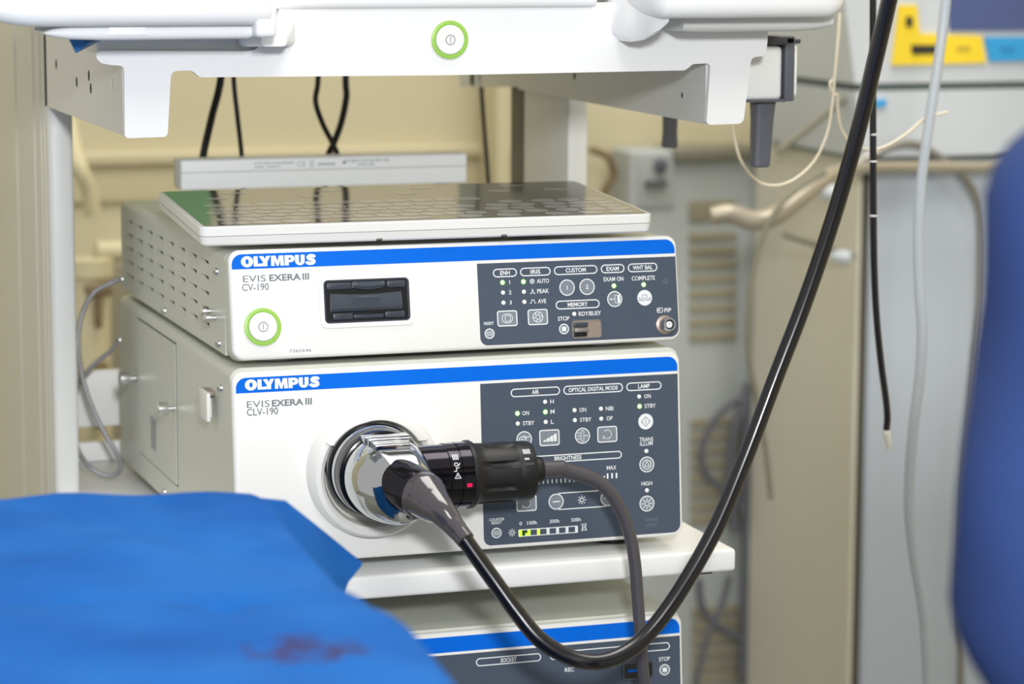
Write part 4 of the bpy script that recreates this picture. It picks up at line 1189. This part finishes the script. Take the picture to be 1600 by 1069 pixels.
# rear overhang
for k in range(1, 13):
    row = []
    a = min(1, k/4)*math.pi/2
    for j in range(colsn+1):
        p = grid[rows_][j]
        dy = .012*math.sin(a); dzz = .012*(1-math.cos(a))+max(0, k-4)/8*(ZT+.75)
        zz = max(FLZ+.002, p.z-dzz)
        row.append(Vector((p.x, p.y+dy+.01*math.sin(p.x*40)*max(0, k-4)/8, min(p.z, zz))))
    grid.append(row)
nR, nC = len(grid), colsn+1
b.add([p for r_ in grid for p in r_], [[i*nC+j, i*nC+j+1, (i+1)*nC+j+1, (i+1)*nC+j] for i in range(nR-1) for j in range(nC-1)], dm)
# loose folded corner hanging at the rear right
F = [atz(398, 777, ZT+.001), at(446, 782, -.30), at(505, 829, -.275), at(566, 879, -.26), at(546, 904, -.268), at(535, 935, -.3), at(500, 900, -.36), at(425, 815, -.34)]
th = Vector((-.001, -.001, -.0025))
b.add([*F, *[f+th for f in F]], [[0, 1, 7], [1, 2, 6, 7], [2, 3, 4, 6], [4, 5, 6], [8, 15, 9], [9, 15, 14, 10], [10, 14, 12, 11], [12, 14, 13]] + [[i, i+8, (i+1) % 8+8, (i+1) % 8] for i in range(8)], dm)
dr = b.build('surgical_drape', org=(-.4, -.6, FLZ), smooth=60)
tag(dr, 'bright blue surgical drape with creases and a dark stain in the foreground', 'drape')

# ------------------------------------------------------------------ background: machines, cabinet, pipes
# vented grey cabinet
YC = 1.27
vb = thing('vented_cabinet', 'grey metal cabinet with rows of vent slots behind the cart', 'cabinet', (0.89, 1.30, FLZ))
v0 = at(985, 236, YC); v1 = at(1178, 236, YC)
b = MB(); b.box(v0.x, v1.x+.01, YC, YC+.076, FLZ, v0.z, M['vent'], .006)
b.build('body', vb)
def slots(py0, pitch, n_, px0, px1, h):
    for k in range(n_):
        a = at(px0, py0+pitch*k, YC); c = at(px1, py0+pitch*k+h, YC)
        g = MB(); g.box(a.x, c.x, YC-.004, YC+.006, c.z, a.z, M['ventslot'], .0015)
        g.build('vent_slot', vb)
slots(314, 0, 1, 1076, 1148, 30)
slots(364, 22.3, 8, 1076, 1150, 11)
slots(655, 21.5, 8, 1078, 1160, 10); slots(950, 21, 6, 1080, 1160, 10)
b = MB(); a = at(1000, 246, YC); c = at(1052, 300, YC); b.box(a.x-.004, c.x, YC-.003, YC, c.z-.02, a.z+.004, M['vent'], .0012); b.build('hinge_plate', vb)
q = at(1031, 258, YC-.004); b = MB(); b.lathe([(.009, -.004), (.009, .006), (.006, .008)], q, (0, -1, 0), M['peg'], 20); b.build('lock', vb)
q = at(1023, 286, YC-.006); b = MB(); b.box(q.x-.014, q.x+.016, q.y-.006, q.y+.002, q.z-.004, q.z+.004, M['peg'], .002); b.build('handle', vb)
b = MB(); a = at(1050, 234, YC); b.box(a.x, v1.x+.01, YC-.012, YC+.07, v0.z-.014, v0.z+.002, M['tanedge'], .003); b.build('top_edge', vb)
# grey anaesthesia machine on the right
YM = 0.93
am = thing('anaesthesia_machine', 'tall grey machine with khaki side, metal push bar and yellow and blue labels', 'medical machine', (1.15, 1.1, FLZ))
m0 = at(1362, 300, YM); m1 = at(1180, 500, YM+.02); m1.x = max(m1.x, .866)
b = MB(); b.box(m0.x, m0.x+.52, YM, YM+.25, FLZ+.08, .218, M['mach'], .008); b.build('lower_body', am)
b = MB(); e0_ = at(1338, 600, YM); b.box(e0_.x+.0085, m0.x+.001, YM+.0045, YM+.25, FLZ+.08, .218, M['postdark'], .004); b.build('corner_post', am)
b = MB()
zt_ = at(1335, 40, YM).z+.08
yr = atx(1178, 500, e0_.x).y
P_ = lambda y, z, x: Vector((x, y, z))
b.prism([(YM+.004, FLZ+.08), (yr, FLZ+.08), (yr, zt_), (YM+.004, zt_)], e0_.x-.001, e0_.x+.004, P_, M['tan'])
b.build('side_panel', am, smooth=20)
b = MB(); u0 = at(1330, 140, YM)
zl, zh = at(1400, 245, YM-.03).z, at(1400, 142, YM-.03).z
b.prism([(at(1350, 244, YM-.03).x, zl), (at(1700, 244, YM-.03).x, zl), (at(1700, 142, YM-.03).x, zh), (at(1336, 142, YM-.03).x, zh)], YM-.03, YM+.24, PY, M['mach2']); b.build('drawer', am, smooth=20)
b = MB()
b.prism([(at(1336, 130, YM-.03).x, at(1400, 130, YM-.03).z), (at(1700, 130, YM-.03).x, at(1400, 130, YM-.03).z), (at(1700, -60, YM-.03).x, at(1400, -60, YM-.03).z), (at(1312, -60, YM-.03).x, at(1400, -60, YM-.03).z)], YM-.03, YM+.24, PY, M['mach2']); b.build('monitor_housing', am, smooth=20)
b = MB(); b.box(at(1340, 141, YM-.02).x, at(1700, 141, YM-.02).x, YM-.026, YM+.235, zh-.002, at(1400, 129, YM-.03).z, M['seam'], .001); b.build('seam', am)
b = MB(); b.box(at(1345, 250, YM-.02).x, at(1700, 250, YM-.02).x, YM-.024, YM+.235, zl-.004, zl+.001, M['seam'], .001); b.build('seam', am)
def patch(name, pts, m, th=.002, parent=am, Y=YM-.032, label=None):
    g = MB(); g.prism([(at(x, y, Y).x, at(x, y, Y).z) for x, y in pts], Y-th, Y+.004, PY, m); return g.build(name, parent, smooth=20, label=label)
patch('yellow_label', [(1393, 102), (1404, 8), (1432, 8), (1436, 52), (1533, 56), (1540, 98)], M['yellow'])
patch('blue_label', [(1538, 58), (1600, 58), (1640, 58), (1640, 94), (1546, 96)], M['cyan'])
patch('display', [(1478, -30), (1700, -30), (1700, 46), (1484, 48)], M['screen'], label='dark blue display')
patch('bar_code', [(1422, 70), (1462, 70), (1464, 84), (1424, 85)], M['hole'], .0035)
patch('bar_code', [(1414, 26), (1424, 26), (1424, 42), (1414, 42)], M['hole'], .0035)
patch('label_lettering', [(1494, 71), (1514, 71), (1514, 80), (1494, 80)], mat('ochre_print', (205, 176, 50), 0.6), .003)
patch('label_lettering', [(1562, 72), (1584, 72), (1584, 80), (1562, 80)], mat('dim_blue_print', (44, 138, 196), 0.6), .003)
patch('blue_mark', [(1366, 157), (1384, 155), (1384, 166), (1366, 168)], M['cyan'])
# push bar
b = MB()
hp = [at(1112, 338, YM-.16), at(1140, 334, YM-.165), at(1180, 345, YM-.17), at(1215, 335, YM-.17), at(1262, 300, YM-.16), at(1300, 272, YM-.14), at(1335, 264, YM-.11), at(1380, 261, YM-.08), at(1540, 261, YM-.07), at(1700, 262, YM-.06)]
b.tube(hp, [.010, .011, .0115, .011, .010, .009, .0075, .0068, .0068, .0068], M['handle'], 18, 8)
b.build('push_bar', am, label='champagne coloured bent push bar')
b = MB(); b.tube([at(1225, 366, YM-.01), at(1280, 384, YM-.01), at(1336, 402, YM-.01)], .004, M['tanedge'], 10); b.build('strut', am)
q = at(1322, 402, YM-.03); b = MB(); b.lathe([(.003, -.02), (.008, -.012), (.0085, 0), (.006, .006)], q, (.6, -.7, 0), M['mach2'], 20); b.build('knob', am)
b = MB(); q = at(1305, 302, YM-.03); b.lathe([(.004, -.02), (.010, -.012), (.010, 0), (.006, .006)], q, (.6, -.7, 0), M['mach2'], 20); b.build('knob', am)
b = MB(); b.tube([at(1216, 236, YM), at(1275, 190, YM), at(1338, 140, YM)], .0045, M['tanedge'], 10); b.build('side_rail', am)
for sx in (1.02, 1.5):
    for sy in (YM+.06, YM+.24):
        c = MB(); c.lathe([(.015, -.02), (.038, -.018), (.042, 0), (.038, .018), (.015, .02)], (sx, sy, FLZ+.042), (1, 0, 0), M['rubber'], 20); c.box(sx-.02, sx+.02, sy-.02, sy+.02, FLZ+.05, FLZ+.085, M['steelgrey'], .003); c.build('caster', am)
cable('machine_hose', 'dark hose looping from under the push bar down the grey machine front', [at(x, y, YM-.05) for x, y in ((1330, 258), (1360, 244), (1395, 228), (1430, 226), (1462, 242), (1490, 262), (1515, 290), (1530, 330), (1533, 400), (1530, 500), (1518, 640), (1505, 800), (1500, 1100))], .005, M['steelgrey'])
cable('machine_hose', 'faint grey hose curving down along the khaki side panel edge', [at(x, y, YM-.19) for x, y in ((1290, 268), (1262, 285), (1225, 315), (1200, 350), (1182, 400), (1172, 460), (1168, 520), (1174, 580), (1186, 640), (1196, 700), (1205, 780))], .0034, M['tanedge'])
for lab, pts, r in (('dark cable coil hanging against the vent slots, wide outer loop', [(1166, 620), (1140, 632), (1115, 658), (1100, 690), (1096, 715), (1104, 742), (1124, 760), (1146, 775), (1160, 800)], .0048),
                    ('dark cable hanging straight beside the outer loop of the coil', [(1166, 610), (1158, 640), (1146, 680), (1142, 730), (1142, 780), (1150, 830)], .006),
                    ('dark cable running down along the khaki panel edge', [(1168, 600), (1166, 660), (1164, 760), (1166, 870), (1164, 960), (1160, 1060)], .006),
                    ('dark cable sloping down right below the shelf corner', [(1092, 905), (1096, 945), (1110, 968), (1132, 985), (1160, 1000), (1170, 1006)], .005),
                    ('dark cable sloping down left below the shelf corner', [(1140, 900), (1128, 945), (1108, 985), (1096, 1030), (1086, 1080), (1076, 1160)], .0042)):
    cable('floor_cable', lab, [at(x, y, YC-.03) for x, y in pts], r, M['peg'])
# wall pipes and tap behind the left post
cp_ = thing('cream_pipe', 'cream wall pipe with a dark tap seen between left post and processor', 'pipe', at(140, 600, 1.2))
b = MB(); q = at(142, 400, 1.2)
b.lathe([(.022, FLZ+.002), (.022, -.16), (.026, -.158), (.026, -.14), (.022, -.138), (.022, .075), (.027, .078), (.027, .098), (.020, .10)], Vector((q.x, 1.2, 0)), (0, 0, 1), M['cream'], 28); b.build('riser', cp_)
b = MB(); b.tube([at(146, 338, 1.2), at(140, 300, 1.2), at(126, 265, 1.2), at(118, 240, 1.22), at(105, 180, 1.28)], .010, M['cream'], 16); b.build('bend', cp_)
b = MB(); b.box(q.x-.012, q.x+.018, 1.16, 1.185, .058, .07, M['brown'], .003); b.box(q.x-.002, q.x+.006, 1.163, 1.18, .02, .06, M['brown'], .002); b.build('tap', cp_)
b = MB(); b.box(q.x-.004, q.x+.012, 1.163, 1.18, -.06, -.02, M['brown'], .004); b.box(q.x-.008, q.x+.006, 1.166, 1.182, -.1, -.07, M['brown'], .004); b.build('valve', cp_)
b = MB(); b.tube([at(150, 393, 1.2), at(175, 393, 1.2), at(200, 393, 1.2)], .013, M['cream'], 14, smooth=False); b.build('branch', cp_)
b = MB(); a = at(160, 410, 1.30); b.box(a.x, a.x+.30, 1.28, 1.347, FLZ+.002, a.z, M['ventslot'], .004)
tag(b.build('wall_duct', org=(a.x, 1.3, FLZ)), 'brownish duct box on the wall behind the processor rear corner', 'duct')
# small hose on the wall right of the post
cable('wall_hose', 'small dark hose fitting on the cream wall right of the cart post', [at(x, y, 1.3) for x, y in ((922, 234), (938, 239), (950, 246), (956, 258), (960, 272), (952, 286), (945, 296), (940, 312))], .0045, M['brown'], 'hose')
b = MB(); a = at(772, 250, 1.28); b.box(a.x, a.x+.02, 1.27, 1.345, FLZ+.002, .6, M['cream'], .006)
tag(b.build('wall_conduit', org=(a.x, 1.3, FLZ)), 'cream vertical conduit on the back wall left of the right post', 'conduit')
# green sheet added out of view to give the keypad its green reflection
b = MB(); b.box(.06, .287, 1.343, 1.349, .44, .60, M['green'], .001)
tag(b.build('reflection_sheet', org=(.17, 1.346, .5)), 'added unseen green sheet on the cream wall, for the green reflection in the keypad', 'reflection_card')

# ------------------------------------------------------------------ person at the right edge
def skin_obj(name, nodes, edges, m, parent, sub=2, root=0):
    bm = bmesh.new(); lay = bm.verts.layers.skin.verify(); vs = []
    org = Vector(parent['_o'])
    for i, (p, r) in enumerate(nodes):
        v = bm.verts.new(Vector(p)-org); v[lay].radius = (r, r) if not isinstance(r, tuple) else r; v[lay].use_root = (i == root); vs.append(v)
    for a, c in edges: bm.edges.new((vs[a], vs[c]))
    me = bpy.data.meshes.new(name); bm.to_mesh(me); bm.free()
    o = bpy.data.objects.new(name+'_tmp', me); COL.objects.link(o)
    s1_ = o.modifiers.new('s', 'SKIN'); s1_.use_smooth_shade = True
    s2_ = o.modifiers.new('u', 'SUBSURF'); s2_.levels = sub; s2_.render_levels = sub
    dg = bpy.context.evaluated_depsgraph_get(); dg.update()
    me2 = bpy.data.meshes.new_from_object(o.evaluated_get(dg)); me2.name = name
    bpy.data.objects.remove(o)
    me2.materials.clear(); me2.materials.append(m); me2.shade_smooth()
    r = bpy.data.objects.new(name, me2); COL.objects.link(r); r.parent = parent; r['_o'] = tuple(org)
    return r
PD = 1.27
right = Vector((CR.x, CR.y, 0)).normalized(); fwd = Vector((CF.x, CF.y, 0)).normalized(); up = Vector((0, 0, 1))
S = atd(1725, 330, PD)          # left shoulder
hipc = S+right*.20-fwd*.26; hipc.z = FLZ+.90
pe = thing('person', 'person in dark blue scrubs leaning in at the right edge, sleeve showing', 'person', (hipc.x, hipc.y, FLZ))
neck = S+right*.19+fwd*.02+up*.06
A1 = atd(1700, 640, PD+.01); A2 = atd(1672, 890, PD+.02); EL = atd(1700, 1130, PD+.03); FA = EL+fwd*.14+right*.05-up*.02; HA = FA+fwd*.10+right*.04
S2 = S+right*.40; E2 = S2+right*.05-up*.27+fwd*.05; H2_ = E2+fwd*.24-right*.12+up*.02
def leg(s): return [hipc+right*(.09*s)-up*.06, hipc+right*(.10*s)-up*.44+fwd*.03, Vector((0, 0, 0))+hipc*1+right*(.10*s)-up*.82, hipc+right*(.10*s)-up*.865+fwd*.12]
l1, l2 = leg(-1), leg(1)
mid = hipc.lerp(neck, .5)+up*.03
body_n = [(hipc, .085), (mid, .08), (hipc.lerp(neck, .85), .075), (neck, .052), (neck+up*.08+fwd*.06, .05), (neck+up*.17+fwd*.10, .085), (neck+up*.25+fwd*.11, .07),
          (S, .030), (A2, .030), (EL, .030), (FA, .028), (HA, .024), (S2, .030), (E2, .034), (H2_, .024),
          (l1[0], .055), (l1[1], .045), (l1[2], .040), (l1[3], .035), (l2[0], .055), (l2[1], .045), (l2[2], .040), (l2[3], .035)]
body_e = [(0, 1), (1, 2), (2, 3), (3, 4), (4, 5), (5, 6), (2, 7), (7, 8), (8, 9), (9, 10), (10, 11), (2, 12), (12, 13), (13, 14), (0, 15), (15, 16), (16, 17), (17, 18), (0, 19), (19, 20), (20, 21), (21, 22)]
body = skin_obj('body', body_n, body_e, M['skin'], pe)
for hand, fd in ((HA, fwd+right*.3), (H2_, fwd-right*.4)):
    fd = fd.normalized()
    for k in range(5):
        f0 = hand+fd*.02+right*((k-2)*.011); tipp = f0+fd*(.055+.012*(2-abs(k-2)))-up*.02
        g = MB(); g.tube([f0-fd*.02, f0.lerp(tipp, .5)+up*.006, tipp], [.010, .009, .007], M['skin'], 10, 5); g.build('finger', pe)
# scrub top: elliptical sections up the leaning back, closing at the collar
b = MB(); rings = []
sp_ = (neck-hipc).normalized(); nrm = right.cross(sp_).normalized()
for t_, wx, wy in ((-.62, .222, .185), (-.40, .215, .178), (-.18, .206, .165), (-.02, .198, .152), (.10, .182, .138), (.30, .172, .130), (.52, .182, .135), (.72, .198, .134), (.86, .192, .118), (.95, .150, .095), (1.0, .095, .075), (1.03, .070, .064)):
    c = hipc.lerp(neck, t_)
    if t_ < 0: c = hipc+up*t_*.55
    n_ = (nrm*max(0, min(1, (t_+.2)/.4))+fwd*max(0, min(1, (.2-t_)/.4))*(1 if nrm.dot(fwd) > 0 else -1)).normalized()
    rings.append([c+right*(math.cos(2*math.pi*i/72)*wx*(1+.012*math.sin(9*2*math.pi*i/72+t_*7)))+n_*(math.sin(2*math.pi*i/72)*wy) for i in range(72)])
b.loft(rings, M['scrub'], False, False)
b.build('scrub_top', pe, smooth=80)
b = MB()
b.tube([S2-right*.10-up*.01, S2-right*.02, S2.lerp(E2, .3), S2.lerp(E2, .62), S2.lerp(E2, .95)], [.085, .080, .074, .070, .072], M['scrub'], 40, 8)
b.build('scrub_sleeve', pe, smooth=80)
b = MB(); rings = []
edge = [(130, 1720, .02), (160, 1662, .036), (195, 1604, .048), (225, 1568, .054), (260, 1547, .057), (310, 1536, .058), (400, 1529, .058), (480, 1519, .057), (560, 1509, .056), (630, 1502, .056), (700, 1494, .056), (780, 1485, .057), (850, 1478, .058), (900, 1475, .058), (950, 1476, .058), (1000, 1487, .056), (1040, 1506, .053), (1080, 1530, .05), (1130, 1552, .048)]
for py_, px_, r_ in edge:
    px_ += 14
    r_ *= 1.12; c = atd(px_, py_, PD)+right*r_
    ring = []
    for i in range(64):
        th = 2*math.pi*i/64
        # cloth folds run diagonally round the sleeve
        k = 1+.030*math.sin(3*th+py_*.013)+.035*math.sin(2*th-py_*.016)
        if r_ < .056: k = 1
        ring.append(c+right*(math.cos(th)*r_*k)+fwd*(math.sin(th)*r_*k*1.05))
    rings.append(ring)
b.loft(rings, M['scrub'])
b.build('scrub_sleeve', pe, smooth=80)
b = MB()
for lg, sg in ((l1, -1), (l2, 1)):
    b.loft([[c+right*(math.cos(2*math.pi*i/40)*r_*1.05)+fwd*(math.sin(2*math.pi*i/40)*r_) for i in range(40)] for c, r_ in
            ((hipc-right*.0+right*(.085*sg)+up*.02, .105), (lg[0], .110), (lg[0].lerp(lg[1], .5), .098), (lg[1], .082), (lg[1].lerp(lg[2], .5), .078), (lg[2]+up*.02, .074))], M['scrub'])
b.build('scrub_trousers', pe, smooth=80)
hd = neck+up*.18+fwd*.10
g = MB(); g.lathe([(.012, .128), (.038, .122), (.062, .110), (.082, .090), (.095, .060), (.100, .025), (.0985, -.01), (.094, -.04), (.085, -.062)], hd-fwd*.01, up, M['hair'], 28); g.build('hair', pe)
for s in (-1, 1):
    g = MB(); g.lathe([(.004, .004), (.009, .003), (.011, 0), (.009, -.003)], hd+fwd*.086+right*(.03*s), fwd, M['plate'], 14); g.lathe([(.005, .0045), (.001, .005)], hd+fwd*.086+right*(.03*s), fwd, M['hair'], 12); g.build('eye', pe)
    g = MB(); g.lathe([(.004, .012), (.02, .006), (.022, 0), (.015, -.008)], hd+right*(.088*s), right*s, M['skin'], 16); g.build('ear', pe)
    f = l1[3] if s < 0 else l2[3]
    g = MB(); g.loft([[Vector((0, 0, FLZ))+Vector((f.x, f.y, 0))+right*x+fwd*y_+up*z_ for x, y_ in rr(0, -.05, wd_, ln_, .035, 5)] for z_, wd_, ln_ in ((.001, .09, .26), (.03, .095, .265), (.06, .08, .22), (.085, .07, .13))], M['peg']); g.build('shoe', pe)
g = MB(); g.tube([hd+fwd*.088+up*.01, hd+fwd*.105-up*.02, hd+fwd*.088-up*.03], [.007, .012, .008], M['skin'], 12); g.build('nose', pe)
g = MB(); g.tube([hd+fwd*.082-up*.052-right*.02, hd+fwd*.09-up*.052, hd+fwd*.082-up*.052+right*.02], [.003, .005, .003], M['red'], 8); g.build('mouth', pe)

for o in bpy.data.objects:
    if '_o' in o: del o['_o']
